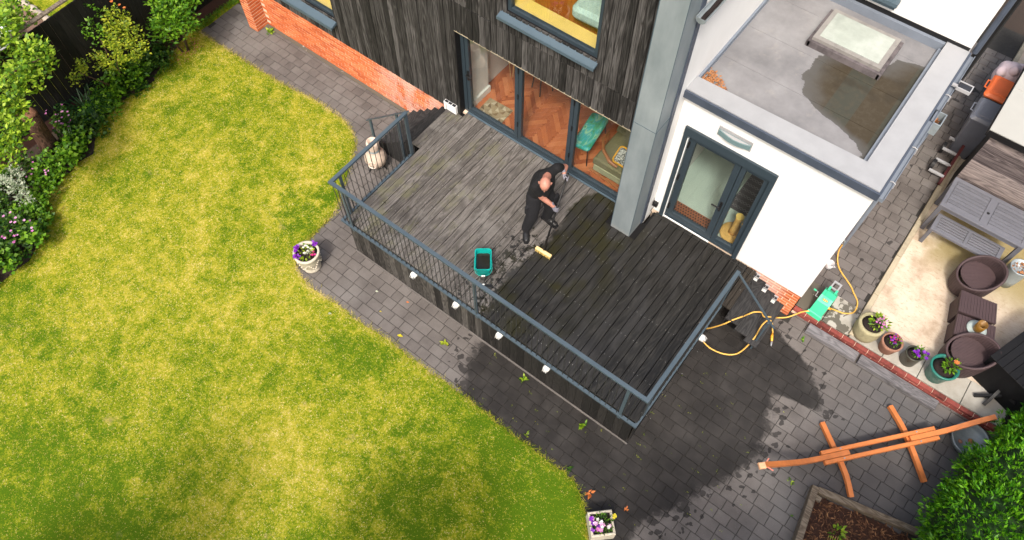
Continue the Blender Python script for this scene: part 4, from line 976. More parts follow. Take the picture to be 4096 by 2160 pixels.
for an, dr in ((ar, Vector((.62,-.78,0))), (al, Vector((.99,-.1,0)))):
    dr.normalize(); b = MB(); g0 = Vector((an.x, an.y, D))
    limb(b, [an+Vector((0,0,.06)), g0+Vector((0,0,.06))-dr*.02], [.07,.058]); limb(b, [g0+dr*-.05+Vector((0,0,.05)), g0+dr*.1+Vector((0,0,.052)), g0+dr*.19+Vector((0,0,.042))], [.054,.056,.046])
    bt = fuse('boot', b, MAT['boot'], man, .008, 3)
    n_ = Vector((-dr.y, dr.x, 0)); out = []
    for t_, w_ in ((-.108,.035),(-.09,.05),(0,.05),(.1,.06),(.2,.054),(.245,.03)): out.append((t_, w_))
    pts = [g0+dr*t_+n_*w_ for t_, w_ in out]+[g0+dr*t_-n_*w_ for t_, w_ in reversed(out)]
    MB().prism([(p.x, p.y) for p in pts][::-1], D+.001, D+.022).build('sole', MAT['black'], bt)
    for q in range(4): MB().tube([g0+dr*(.03+q*.025)+n_*.025+Vector((0,0,.098-q*.01)), g0+dr*(.03+q*.025)-n_*.025+Vector((0,0,.098-q*.01))], .003, 5).build('lace', MAT['greyplastic'], bt)
def grip(c, wrist, sgn):
    """gloved hand closed round the pole: four fingers wrap one way, the thumb the other"""
    to = (wrist-c); to = (to-pax*to.dot(pax)).normalized(); sd_ = pax.cross(to)*sgn
    b = MB(); pr = .017
    pc = c+to*.036
    Mp = Matrix((pax, sd_, to)).transposed()
    b.ball(pc, (.045,.03,.02), 14, 10, Mp); limb(b, [pc+to*.008, wrist, wrist+(wrist-pc).normalized()*.045], [.028,.03,.033])
    for i, (l, r_) in enumerate(((215,.0088),(235,.0095),(230,.009),(195,.008))):
        off = pax*((i-1.5)*.0205); pts = []
        for q in range(9):
            a = math.radians(-12+l*q/8); R_ = .029+.004*math.sin(q)
            pts.append(c+off+to*(R_*math.cos(a))+sd_*(R_*math.sin(a)))
        limb(b, pts, [r_]*9)
    pts = [c+pax*(.045+.0*q)*1+to*(.033*math.cos(a))-sd_*(.033*math.sin(a))-pax*.006*q for q, a in enumerate((0,.5,1.1,1.8,2.4))]
    limb(b, [pc+pax*.035]+pts, [.013,.012,.0115,.011,.010,.009])
    return fuse('glove', b, MAT['glove'], man, .0045, 2)
grip(hr_, wr, 1); grip(hl_, wl2, -1)
broom = thing('broom', 'long-handled deck broom with black pole and pale yellow head', 'broom', tuple(pb))
MB().tube([pb, pt+pax*.02], .0165, 10).build('pole', MAT['black'], broom, True)
MB().tube([pb+pax*.7, pb+pax*.8], .018, 10).build('grip_sleeve', MAT['black'], broom, True)
MB().tube([pt-pax*.1, pt+pax*.04], .0175, 10).build('grip_sleeve', MAT['black'], broom, True)
Mb = Matrix.Translation((-3.4, 5.358, 1.1)) @ Matrix.Rotation(.03, 4, 'Z')
MB().cbox(-.15, .15, -.028, .028, -.012, .022, .008, Mb).build('broom_head', MAT['broomwood'], broom)
br = MB()
for i in range(24):
    for j in range(5):
        p0 = Mb@Vector((-.142+i*.0123, -.022+j*.011, -.012)); br.tube([p0, p0+Vector((random.uniform(-.008,.008), (j-2)*.006, -.046))], [.0045,.0035], 4)
br.build('bristles', MAT['bristle'], broom, kind='stuff')

# ------------------------------------------------------------------ things on the deck
t = thing('bucket', 'teal rectangular bucket of dirty water on the dry deck boards', 'bucket', (-4.02, 4.55, D))
Mk = Matrix.Translation((-4.02, 4.55, D)) @ Matrix.Rotation(R(-52), 4, 'Z')
def rrect(a, b_, r, n=5):
    o = []
    for cx, cy, s0 in ((a-r, b_-r, 0), (-a+r, b_-r, 90), (-a+r, -b_+r, 180), (a-r, -b_+r, 270)):
        o += [(cx+r*math.cos(R(s0+90*i/n)), cy+r*math.sin(R(s0+90*i/n))) for i in range(n+1)]
    return o
def shell(rings, closed_bottom=True, M=None):
    m = MB(); n = len(rings[0][0]); v = []; f = []
    for poly, z in rings: v += [(M@Vector((x_, y_, z)) if M else (x_, y_, z)) for x_, y_ in poly]
    for i in range(len(rings)-1):
        for k_ in range(n): f.append((i*n+k_, i*n+(k_+1) % n, (i+1)*n+(k_+1) % n, (i+1)*n+k_))
    if closed_bottom: f.append(tuple(range(n-1, -1, -1))); f.append(tuple((len(rings)-1)*n+k_ for k_ in range(n)))
    return m.add(v, f)
shell([(rrect(.15,.095,.03),0),(rrect(.165,.105,.035),.03),(rrect(.19,.125,.04),.25),(rrect(.2,.135,.045),.252),(rrect(.2,.135,.045),.275),(rrect(.185,.12,.04),.275),(rrect(.18,.115,.038),.24),(rrect(.15,.09,.03),.06)], True, Mk).build('tub', MAT['teal'], t)
shell([(rrect(.17,.106,.035),.17),(rrect(.17,.106,.035),.172)], True, Mk).build('water', MAT['dirtywater'], t)
MB().tube([Mk@Vector(p) for p in ((0,.137,.255),(.03,.142,.2),(.1,.146,.14),(.17,.12,.12),(.215,.06,.115),(.22,0,.115),(.215,-.06,.115),(.17,-.12,.12),(.1,-.146,.14),(.03,-.142,.2),(0,-.137,.255))], .006, 6).build('handle', MAT['teal'], t)
MB().tube([Mk@Vector((.22,-.03,.115)), Mk@Vector((.22,.03,.115))], .012, 8).build('handle_grip', MAT['white'], t)
t = thing('scrubbing_pad', 'small black pad with a white tag behind the teal bucket', 'pad', (-3.72, 4.38, D))
MB().cbox(-.06, .06, -.035, .035, 0, .03, .01, Matrix.Translation((-3.73,4.32,D)) @ Matrix.Rotation(.5, 4, 'Z')).build('pad', MAT['black'], t)
MB().cbox(-.01, .01, -.03, .03, 0, .02, .004, Matrix.Translation((-3.83,4.29,D)) @ Matrix.Rotation(-.6, 4, 'Z')).build('tag', MAT['white'], t)

# ------------------------------------------------------------------ clay chimenea
t = thing('chimenea', 'pale whitewashed clay chimenea standing on the path beside the black steps', 'chimenea', (-7.43, 5.5, 0))
MB().lathe([(.1,.1),(.18,.17),(.215,.27),(.205,.36),(.16,.45),(.115,.51),(.1,.55),(.115,.58),(.125,.62),(.12,.72),(.105,.77),(.08,.77),(.08,.66)], (-7.43,5.5,0), 26).build('body', MAT['clay'], t, True)
MB().lathe([(.108,.51),(.124,.55),(.11,.57)], (-7.43,5.5,0), 24, cap=False).build('collar', MAT['galv'], t, True)
Mo = Matrix.Translation((-7.35,5.33,.3)) @ Matrix.Rotation(R(25), 4, 'Z') @ Matrix.Rotation(R(80), 4, 'X')
MB().lathe([(.07,0),(.085,.0),(.085,.03),(.07,.03),(.07,0)], (0,0,0), 18, 1, 1, Mo, cap=False).build('fire_mouth', MAT['clay'], t, True)
MB().lathe([(.07,.0),(.07,.012)], (0,0,0), 18, 1, 1, Mo).build('soot', MAT['black'], t)
for a in (.3, 2.4, 4.5): MB().tube([(-7.43+.1*math.cos(a), 5.5+.1*math.sin(a), .2), (-7.43+.19*math.cos(a), 5.5+.19*math.sin(a), 0)], .012, 6).build('leg', MAT['black'], t)

# ------------------------------------------------------------------ things inside the rooms
t = thing('doormat', 'patterned beige mat inside the left leaf of the folding doors', 'mat', (-5.9, 7.3, 1.05))
Mm = Matrix.Translation((-5.92, 7.28, 1.046)) @ Matrix.Rotation(R(2), 4, 'Z'); pals = [plain('mat_patch_%s' % n, c, .9, .15, 30, .3) for n, c in (('sand', (.3,.23,.14)), ('cream', (.42,.36,.26)), ('brown', (.19,.12,.06)))]
MB().cbox(-.27, .27, -.2, .2, 0, .008, .003, Mm).build('backing', pals[0], t)
for i in range(6):
    for j in range(4):
        x0, y0 = -.265+i*.0885, -.195+j*.098
        MB().add([Mm@Vector(p) for p in ((x0,y0,.0095),(x0+.085,y0,.0095),(x0+.0425*(1+(-1)**(i+j)),y0+.095,.0095))], [(0,1,2)]).build('patch', pals[(i+2*j) % 3], t)
t = thing('coffee_bench', 'low green bench cushion printed with palm leaves behind the folding doors', 'bench', (-4.05, 7.65, 1.04))
Mc = Matrix.Translation((-4.06, 7.62, 1.5)) @ Matrix.Rotation(R(8), 4, 'Z')
gp_ = G('tropical_print'); n1 = gp_.noise(gp_.vm('MULTIPLY', gp_.pos(), (6,2.2,1)), 1.2, 4, .6, 1.2)
gp_.done(gp_.ramp(n1, [(.3,(.02,.16,.09)),(.42,(.05,.33,.16)),(.5,(.02,.3,.33)),(.58,(.25,.5,.3)),(.7,(.04,.22,.1))]), .8)
shell([(rrect(.15,.4,.06),-.04),(rrect(.165,.41,.06),-.02),(rrect(.165,.41,.06),.02),(rrect(.14,.385,.06),.045)], True, Mc).build('cushion', gp_.m, t)
for sx in (-1, 1):
    for sy in (-1, 1): MB().tube([Mc@Vector((sx*.12, sy*.35, -.04)), Mc@Vector((sx*.15, sy*.38, -.45))], [.012,.008], 6).build('leg', MAT['black'], t)
t = thing('sofa', 'olive velvet sofa with curved teak arm inside the right-hand leaf', 'sofa', (-3.3, 7.6, 1.04))
MB().cbox(-3.72, -3.0, 7.22, 8.1, 1.3, 1.46, .03).build('seat_cushion', MAT['olive'], t)
MB().cbox(-3.7, -3.0, 7.22, 7.34, 1.14, 1.29, .02).build('front_cushion', plain('pale_olive', (.33,.33,.2), .85, .1, 10, .2), t)
Mq = Matrix.Translation((-3.45, 8.0, 1.6)) @ Matrix.Rotation(R(-35), 4, 'X'); MB().cbox(-.26, .26, -.05, .08, -.12, .2, .04, Mq).build('back_cushion', MAT['olive'], t)
Mq2 = Matrix.Translation((-3.05, 8.1, 1.62)) @ Matrix.Rotation(R(-35), 4, 'X'); MB().cbox(-.1, .2, -.05, .08, -.12, .2, .04, Mq2).build('back_cushion', MAT['olive'], t)
MB().tube([(-3.78,7.75,1.6),(-3.74,7.5,1.66),(-3.6,7.3,1.67),(-3.4,7.2,1.62),(-3.25,7.2,1.58)], [.02,.024,.03,.035,.03], 8).build('arm', MAT['wood'], t)
MB().tube([(-3.78,7.75,1.6),(-3.76,7.7,1.3),(-3.76,7.7,1.05)], .02, 6).tube([(-3.76,7.2,1.14),(-3.0,7.14,1.14)], .02, 6).build('frame', MAT['wood'], t)
t = thing('cushion', 'grey leopard-spotted cushion with mustard edging on the sofa', 'cushion', (-3.25, 7.45, 1.48))
lg = G('spotted_fabric'); lg.done(lg.mix(lg.step(lg.noise(lg.pos(), 38, 3), .46, .56), (.42,.42,.38), (.1,.1,.09)), .9)
Mq = Matrix.Translation((-3.22, 7.42, 1.62)) @ Matrix.Rotation(R(28), 4, 'X')
shell([(rrect(.14,.1,.04),-.03),(rrect(.18,.14,.05),.0),(rrect(.14,.1,.04),.05)], True, Mq).build('cover', lg.m, t)
MB().tube([Mq@Vector((x_, y_, 0)) for x_, y_ in rrect(.185,.145,.05)+[rrect(.185,.145,.05)[0]]], .018, 6).build('edging', MAT['mustard'], t)
t = thing('plant_stand', 'rattan plant stand with a trailing plant in the dark corner of the room', 'plant stand', (-5.95, 8.2, 1.04))
for a in (0, 1.57, 3.14, 4.71): MB().tube([(-6.05+.08*math.cos(a), 7.95+.08*math.sin(a), 1.9), (-6.05+.03*math.cos(a), 7.95+.03*math.sin(a), 1.3)], .006, 5).build('leg', MAT['rattan'], t)
MB().lathe([(.1,1.9),(.14,1.96),(.14,2.02),(.1,2.02)], (-6.05,7.95,0), 18).build('tray', MAT['rattan'], t, True)
t = thing('stool', 'dark slim-legged stool standing on the herringbone floor', 'stool', (-5.55, 8.25, 1.04))
MB().lathe([(.17,1.6),(.19,1.62),(.19,1.66),(.16,1.67)], (-5.55,8.25,0), 20).build('seat', MAT['blackwood'], t, True)
for a in (.4, 2.0, 3.6, 5.1): MB().tube([(-5.55+.13*math.cos(a), 8.25+.13*math.sin(a), 1.6), (-5.55+.2*math.cos(a), 8.25+.2*math.sin(a), 1.045)], .012, 6).build('leg', MAT['black'], t)
t = tag(shell([(rrect(.42,.28,.1),0),(rrect(.45,.31,.1),.05),(rrect(.45,.31,.1),.16),(rrect(.4,.26,.1),.22)], True, Matrix.Translation((-4.17,7.78,3.88)) @ Matrix.Rotation(R(3), 4, 'Z')).build('seat_cushion', MAT['teacush']),
   'pale teal textured pouf inside the upper window', 'cushion')
t = thing('plant_pot', 'small white pot with a plant on the yellow sill of the left window', 'pot', (-9.6, 7.15, 1.6))
MB().lathe([(.05,1.605),(.065,1.68),(.07,1.72),(.06,1.72)], (-9.6,7.12,0), 16).build('pot', MAT['white'], t, True)
P_, D_ = blob_pts(30, (-9.6,7.12,1.77), (.06,.06,.05), .3); link('plant', leaves(P_, D_, .05, .5), MAT['l_mid'], t)
t = thing('doormat', 'rust brown doormat with black triangles behind the back door', 'mat', (-1.85, 7.5, 1.045))
MB().cbox(-2.2, -1.5, 7.4, 7.62, 1.046, 1.056, .003).build('backing', plain('rust_coir', (.24,.085,.04), .95, .15, 40, .4), t)
tri = MB().add([(-.018,-.014,0),(.018,-.014,0),(0,.018,0)], [(0,1,2)]).mesh('triangle'); tri.materials.append(MAT['black'])
for i in range(14):
    for j in range(4): link('triangle', tri, None, t, (-2.17+i*.049+(.024 if j % 2 else 0), 7.43+j*.052, 1.0575))
rg = G('lattice_rug'); rx, ry, rz = rg.sep(rg.pos()); s1 = rg.math('SINE', rg.math('MULTIPLY', rx, 52))
la = rg.math('PINGPONG', rg.math('ADD', rg.math('MULTIPLY', ry, 7.5), rg.math('MULTIPLY', s1, .18)), .5); lb_ = rg.math('PINGPONG', rg.math('SUBTRACT', rg.math('MULTIPLY', ry, 7.5), rg.math('MULTIPLY', s1, .18)), .5)
rg.done(rg.mix(rg.step(rg.math('MINIMUM', la, lb_), .045, .03), (.05,.045,.048), (.26,.25,.25)), .95)
tag(MB().cbox(-1.45, -.5, 8.05, 9.5, 1.046, 1.058, .004).build('patterned_rug', rg.m), 'dark rug with a pale wavy lattice seen through the back door', 'rug')
t = thing('scratching_post', 'golden scratching post on a round base behind the back door', 'cat post', (-1.12, 7.62, 1.045))
gold = plain('golden_sisal', (.6,.36,.1), .8, .15, 25, .3)
MB().lathe([(.2,1.046),(.21,1.06),(.21,1.09),(.2,1.1)], (-1.12,7.6,0), 28).build('base', gold, t, True)
MB().lathe([(.075,1.1),(.06,1.2),(.055,1.5),(.065,1.56)], (-1.12,7.6,0), 20).build('post', gold, t, True)
MB().lathe([(.068,1.56),(.068,1.575)], (-1.12,7.6,0), 20).build('cap', MAT['ply'], t)
MB().tube([(-1.06,7.6,1.54),(-1.03,7.58,1.47)], .003, 5).ball((-1.03,7.58,1.45), .02).build('toy_ball', gold, t)

# ------------------------------------------------------------------ hose reel, hose, tap
t = thing('hose_reel', 'green plastic hose reel with grey handle on the wet slabs', 'hose reel', (.71, 7.66, .5))
Mr = Matrix.Translation((.71, 7.64, .5)) @ Matrix.Rotation(R(-4), 4, 'Z')
Mx = Mr @ Matrix(((0,0,1,0),(1,0,0,0),(0,1,0,0),(0,0,0,1)))   # profile in (y,z), extruded along x
MB().prism([(-.26,.0),(.2,.0),(.23,.12),(.2,.26),(.1,.33),(-.02,.34),(-.12,.27),(-.24,.07)], -.11, .11, Mx).build('body', MAT['green'], t)
MB().prism([(-.1,.29),(-.03,.352),(.1,.342),(.17,.295),(.1,.34)], -.06, .06, Mx).build('lid', MAT['green'], t)
MB().prism([(-.27,.0),(-.25,.075),(-.23,.085),(-.24,0)], -.125, .125, Mx).build('front_lip', MAT['green'], t)
for s in (-1, 1): MB().box(s*.06-.018, s*.06+.018, .12, .2, .3, .345, Mr).build('handle_hinge', MAT['green'], t)
hm = MB()
for q in ((-.07,-.045,.2,.36),(.045,.07,.2,.36),(-.045,.045,.33,.36),(-.045,.045,.2,.225)): hm.box(q[0], q[1], q[2], q[3], .3, .325, Mr)
hm.build('handle', MAT['greyplastic'], t)
MB().tube([Mr@Vector((-.11,-.02,.2)), Mr@Vector((-.17,-.02,.2))], .008, 6).tube([Mr@Vector((-.17,-.02,.2)), Mr@Vector((-.17,.03,.26)), Mr@Vector((-.22,.03,.26))], [.008,.01,.01], 6).build('crank', MAT['greyplastic'], t)
MB().tube([Mr@Vector((-.2,.03,.26)), Mr@Vector((-.25,.03,.26))], .017, 8).build('crank_knob', MAT['green'], t)
lg = G('reel_badge'); lx = lg.sep(lg.obj())[0]; lg.done(lg.mix(lg.step(lg.math('PINGPONG', lg.math('MULTIPLY', lx, 38), .5), .2, .3), (.75,.42,.02), (.25,.06,.01)), .4)
Mo = Mr @ Matrix.Translation((0, -.07, .313)) @ Matrix.Rotation(R(35), 4, 'X')
MB().lathe([(.05,0),(.05,.006)], (0,0,0), 22, 1, .42, Mo).build('badge_rim', MAT['black'], t)
MB().lathe([(.044,.006),(.044,.009)], (0,0,0), 22, 1, .4, Mo).build('badge', lg.m, t)
def spline(P, n=8):
    P = [Vector(p) for p in P]; o = []
    for i in range(len(P)-1):
        a, b_, c, d = P[max(i-1, 0)], P[i], P[i+1], P[min(i+2, len(P)-1)]
        for k_ in range(n):
            u = k_/n; o.append(.5*((2*b_)+(c-a)*u+(2*a-5*b_+4*c-d)*u*u+(3*b_-a-3*c+d)*u**3))
    return o+[P[-1]]
t = thing('garden_hose', 'yellow garden hose looping over the wet steps and blocks', 'hose', (0, 6.5, .3))
HP = [(.62,7.42,.57),(.52,7.35,.52),(.45,7.29,.43),(.36,7.18,.385),(.24,7.08,.38),(.19,6.97,.5),(.12,6.87,.61),(.06,6.82,.615),(.02,6.8,.66),(-.03,6.77,.755),(-.12,6.7,.76),(-.18,6.6,.765),(-.21,6.5,.84),(-.25,6.39,.91),(-.32,6.29,.89),(-.4,6.22,.76),(-.53,6.19,.5),(-.63,6.2,.29),(-.65,6.12,.265),(-.57,6.03,.25),(-.38,5.98,.245),(-.16,6.02,.25),(-.0,6.12,.27),(.07,6.22,.38),(.1,6.32,.55),(.11,6.43,.61),(.1,6.55,.61),(.1,6.68,.61),(.13,6.79,.612),(.19,6.84,.57),(.25,6.86,.42),(.28,6.84,.365),(.31,6.8,.355)]
MB().tube(spline(HP), .0125, 8).build('hose', MAT['hose'], t, True)
nz = [Vector((.31,6.8,.345)), Vector((.33,6.74,.345)), Vector((.37,6.66,.34)), Vector((.4,6.58,.335))]
MB().tube(nz[:3], [.014,.022,.02], 10).build('nozzle', MAT['brass'], t, True); MB().tube(nz[2:], [.017,.01], 10).build('nozzle_tip', MAT['greyplastic'], t, True)
t = thing('supply_hose', 'short yellow hose curving from the wall tap to the green reel', 'hose', (.9, 8.1, .5))
MB().tube(spline([(.83,7.62,.6),(.9,7.68,.55),(1.0,7.72,.52),(1.1,7.76,.515),(1.2,7.87,.515),(1.17,8.07,.515),(1.04,8.2,.515),(.93,8.3,.515),(.66,8.47,.515),(.54,8.61,.53),(.47,8.7,.66),(.46,8.72,.82)]), .0125, 8).build('hose', MAT['hose'], t, True)
MB().tube([(.81,7.61,.6),(.86,7.645,.575)], .02, 10).build('connector', MAT['brass'], t, True)
t = thing('outside_tap', 'chrome outside tap on the white wall above the passage', 'tap', (.4, 8.72, .85))
MB().tube([(.36,8.72,.95),(.44,8.72,.95),(.46,8.72,.92),(.46,8.72,.83)], .014, 8).build('spout', MAT['galv'], t, True)
MB().tube([(.42,8.72,.96),(.42,8.72,1.0)], .008, 6).tube([(.42,8.68,1.0),(.42,8.76,1.0)], .009, 6).build('lever', MAT['galv'], t, True)
t = thing('plastic_jug', 'clear plastic jug on the blocks below the tap', 'jug', (.5, 8.35, .5))
clr = plain('clear_plastic', (.5,.5,.52), .2, .05, 8, .02); MB().lathe([(.06,.5),(.065,.51),(.07,.62),(.066,.62),(.058,.52)], (.47,8.42,0), 18).build('cup', clr, t, True)
MB().tube([(.53,8.42,.6),(.57,8.42,.57),(.53,8.42,.53)], .008, 6).build('handle', clr, t)

# ------------------------------------------------------------------ pots of flowers
def flowers(n, c, r, size, mat, parent, name='flowers', lift=.3):
    P, d = blob_pts(n, c, r, .3); V = []; 
    for p in P:
        k_ = 5; a0 = random.random()*6
        for q in range(k_): V.append((p, (math.cos(a0+q*2*PI/k_), math.sin(a0+q*2*PI/k_), lift)))
    lv = np.repeat(rng.random(n), 5)
    return link(name, leaves(np.array([v[0] for v in V]), np.array([v[1] for v in V]), size, .95, .1, name, lv), MAT[mat], parent, kind='stuff')
def foliage(n, c, r, size, mat, parent, name='foliage', up=.5, asp=.5):
    P, d = blob_pts(n, c, r, .3); d = d+np.array([0, 0, up]); return link(name, leaves(P, d, rng.uniform(.6, 1.1, n)*size, asp), MAT[mat], parent)
def pot(label, c, prof, mat, soil_r, soil_z, plants, smooth=True, rim=None):
    t = thing('flower_pot', label, 'flower pot', c, 'potted flowers')
    MB().lathe(prof, c, 30, wob=.006).build('pot', mat, t, smooth)
    MB().lathe([(soil_r, soil_z), (soil_r*.5, soil_z+.012), (.002, soil_z+.015)], c, 22).build('compost', MAT['compost'], t, True)
    for p in plants:
        n, off, r, s, m = p[:5]; cc = (c[0]+off[0], c[1]+off[1], c[2]+off[2])
        (flowers if m.startswith('f_') else foliage)(n, cc, r, s, m, t)
    return t
u = (-6.86, 3.14, 0)
ur = pot('pale carved stone urn of purple and white pansies at the lawn edge', u, [(.13,0),(.16,.01),(.165,.05),(.145,.08),(.15,.12),(.18,.2),(.205,.33),(.215,.42),(.225,.44),(.232,.47),(.23,.5),(.195,.5),(.19,.45),(.185,.4)], MAT['stone'], .19, .44,
  [(70,(0,0,.47),(.16,.16,.04),.06,'l_tree'),(30,(.02,-.02,.5),(.12,.12,.04),.07,'l_rose'),(11,(-.17,-.08,.53),(.07,.08,.03),.036,'f_purple'),(8,(.02,.2,.53),(.06,.05,.03),.036,'f_purple'),(16,(-.05,-.17,.52),(.1,.06,.03),.022,'f_purple'),(14,(.0,.03,.52),(.13,.12,.03),.026,'f_white'),(6,(.12,.05,.5),(.05,.06,.02),.026,'f_red')])
rb = MB()
for i in range(46):
    a = 2*PI*i/46; zz = .27+.07*math.sin(a*6); rr = .197+.03*(zz-.2); rb.ball((u[0]+rr*math.cos(a), u[1]+rr*math.sin(a), zz), (.02,.02,.016), 6, 4)
rb.build('carved_relief', MAT['stone'], ur, True, 'stuff')
pot('weathered stone tub of pink snapdragons, first pot beside the slab path', (1.49,7.62,.5), [(.17,0),(.19,.02),(.215,.15),(.21,.3),(.215,.36),(.17,.37),(.16,.33)], MAT['stoneold'], .165, .33,
  [(90,(.06,.02,.47),(.14,.14,.1),.07,'l_tree'),(14,(.08,0,.55),(.12,.12,.06),.024,'f_pink')])
pot('terracotta pot of magenta flowers, second from the stone tub', (1.89,7.58,.5), [(.11,0),(.125,.02),(.155,.2),(.165,.22),(.168,.28),(.145,.285),(.14,.25)], MAT['terracotta'], .145, .25,
  [(60,(.02,.0,.33),(.1,.1,.06),.04,'l_mid'),(24,(.0,0,.37),(.1,.1,.04),.014,'f_red'),(18,(.0,0,.37),(.11,.11,.05),.016,'f_purple')])
pot('dark glazed pot of violet petunias, third from the stone tub', (2.25,7.6,.5), [(.12,0),(.13,.02),(.135,.25),(.14,.28),(.12,.285),(.115,.25)], MAT['glaze'], .117, .25,
  [(80,(.04,.02,.34),(.1,.1,.07),.05,'l_mid'),(9,(.06,.0,.4),(.12,.12,.05),.035,'f_purple')])
pot('large green glazed pot with one coral flower beside the wicker chair', (2.7,7.62,.5), [(.14,0),(.155,.02),(.19,.25),(.22,.33),(.222,.36),(.19,.36),(.18,.3)], MAT['greenpot'], .185, .3,
  [(110,(.05,.04,.4),(.11,.11,.12),.07,'l_mid'),(2,(.06,.04,.54),(.02,.02,.02),.045,'f_orange')])
# square planter at the lawn corner
t = thing('square_planter', 'square stone planter crowded with pink and white pansies at the lawn corner', 'planter', (-.23, 2.54, 0), 'potted flowers')
Ms = Matrix.Translation((-.23, 2.54, 0)) @ Matrix.Rotation(R(44), 4, 'Z')
for q in ((-.18,.18,-.18,-.145),(-.18,.18,.145,.18),(-.18,-.145,-.145,.145),(.145,.18,-.145,.145)): MB().cbox(*q, 0, .33, .01, Ms).build('side', MAT['stone'], t)
MB().box(-.145, .145, -.145, .145, .2, .28, Ms).build('compost', MAT['compost'], t)
foliage(120, (-.23,2.54,.32), (.16,.16,.05), .055, 'l_dark', t); foliage(50, (-.23,2.54,.34), (.16,.16,.05), .05, 'l_mid', t)
flowers(7, (-.25,2.52,.38), (.15,.15,.02), .04, 'f_pink', t); flowers(8, (-.2,2.52,.38), (.13,.15,.02), .03, 'f_white', t); flowers(5, (-.32,2.45,.38), (.14,.12,.02), .04, 'f_purple', t); flowers(8, (-.13,2.72,.37), (.05,.05,.02), .02, 'f_yellow', t)

# ------------------------------------------------------------------ hammock stand
t = thing('hammock_stand', 'orange wooden hammock stand with two crossbars and curved arms on the shaded blocks', 'hammock stand', (2.5, 6.0, .2))
def arcbar(P, w_, h_, name, up=(0,0,1), n=5):
    S = spline(P, n); m = MB(); v = []; f = []
    for i, p in enumerate(S):
        d = (S[min(i+1, len(S)-1)]-S[max(i-1, 0)]).normalized(); s_ = d.cross(Vector(up)).normalized(); u_ = s_.cross(d)
        for a, b_ in ((-1,-1),(1,-1),(1,1),(-1,1)): v.append(p+s_*a*w_/2+u_*b_*h_/2)
    for i in range(len(S)-1):
        for k_ in range(4): f.append((i*4+k_, i*4+(k_+1) % 4, i*4+4+(k_+1) % 4, i*4+4+k_))
    f += [(3,2,1,0), tuple(len(S)*4-4+k_ for k_ in range(4))]
    return m.add(v, f).build(name, MAT['orange'], t)
arcbar([(1.66,5.92,.29),(1.92,5.69,.33),(2.14,5.51,.345),(2.34,5.35,.31),(2.53,5.16,.24)], .07, .07, 'foot_bar')
arcbar([(2.38,6.78,.37),(2.7,6.52,.42),(2.98,6.25,.42),(3.29,6.0,.33)], .07, .07, 'foot_bar')
sdv = Vector((.755,-.655,0)); a_, b_ = Vector((1.9,5.36,.40)), Vector((3.09,6.72,.52)); dv = (b_-a_).normalized()
for s in (-1, 1): MB().beam(a_+sdv*s*.075-dv*.0, b_+sdv*s*.075, .06, .085, c=.006).build('side_beam', MAT['orange'], t)
arcbar([a_+dv*.42, a_+dv*.1, a_-dv*.3+Vector((0,0,.05)), a_-dv*.7+Vector((0,0,.25)), Vector((1.19,4.52,.9))], .075, .07, 'arm')
arcbar([b_-dv*.42, b_-dv*.1, b_+dv*.2+Vector((0,0,.04)), b_+dv*.55+Vector((0,0,.18)), Vector((3.62,7.32,.83))], .075, .07, 'arm')
for p in (a_+dv*.3, b_-dv*.3):
    for s in (-1, 1): MB().tube([p+sdv*s*.075+Vector((0,0,.03)), p+sdv*s*.075+Vector((0,0,.052))], .012, 8).build('bolt', MAT['galv'], t)
MB().cbox(-.05,.05,-.045,.045,-.03,.03,.01, Matrix.Translation((1.17,4.49,.91)) @ Matrix.Rotation(R(45), 4, 'Z')).build('arm_end', plain('pale_end_grain', (.66,.36,.2), .7, .1, 14, .1), t)
for s in (-1, 1): MB().beam((1.19,4.52,.9), Vector((1.27,4.6,.87))+sdv*s*.09, .018, .012).build('hook_strap', plain('coral_strap', (.6,.2,.14), .7, .1, 14, .1), t)
t = thing('metal_dish', 'grey galvanised dish under the far end of the hammock stand', 'dish', (3.56, 6.98, .34))
MB().lathe([(.2,.34),(.24,.36),(.27,.45),(.28,.5),(.265,.5),(.25,.45),(.22,.385),(.002,.38)], (3.56,6.97,0), 30).build('bowl', MAT['galv'], t, True)
MB().ball((3.6,7.0,.4), (.05,.04,.02)).build('leaf_litter', MAT['dryleaf'], t); MB().ball((3.47,6.9,.395), (.035,.03,.012)).build('leaf_litter', MAT['terracotta'], t)

# ------------------------------------------------------------------ sleeper bed with bark
t = thing('sleeper_bed', 'raised bed of weathered sleepers filled with brown bark chips', 'raised bed', (2.8, 4.4, 0))
c0 = Vector((1.99, 4.99, .12)); c1 = Vector((2.25, 3.8, .12)); c2 = Vector((4.6, 5.55, .12))
MB().beam(c0+Vector((.05,-.0,0)), c1, .1, .26, c=.008).build('sleeper', MAT['sleeper'], t)
MB().beam(c0+Vector((.105,-.025,0)), c2, .1, .26, c=.008).build('sleeper', MAT['sleeper'], t)
MB().box(2.12, 2.2, 4.82, 4.9, 0, .2).build('corner_post', MAT['sleeper'], t)
MB().prism([(2.13,4.9),(2.3,3.8),(4.6,3.8),(4.6,5.48)], 0, .14).build('bark_bed', MAT['mulchbed'], t)
n = 5200; x_ = rng.uniform(2.1, 4.2, n); y_ = rng.uniform(3.8, 5.4, n); k_ = np_in(x_, y_, [(2.17,4.88),(2.33,3.8),(4.3,3.8),(4.3,5.38)]); x_ = x_[k_]; y_ = y_[k_]; a = rng.uniform(0, 2*PI, len(x_))
co = link('bark_chips', leaves(np.stack([x_, y_, rng.uniform(.13, .18, len(x_))], 1), np.stack([np.cos(a), np.sin(a), rng.uniform(-.3, .35, len(a))], 1), rng.uniform(.025, .1, len(a)), .26, .15, 'bark_chips', rng.random(len(a))**1.25), MAT['chip'], t, kind='stuff')
t = thing('seedling', 'bright green seedling growing in the bark bed', 'plant', (2.62, 4.45, .15))
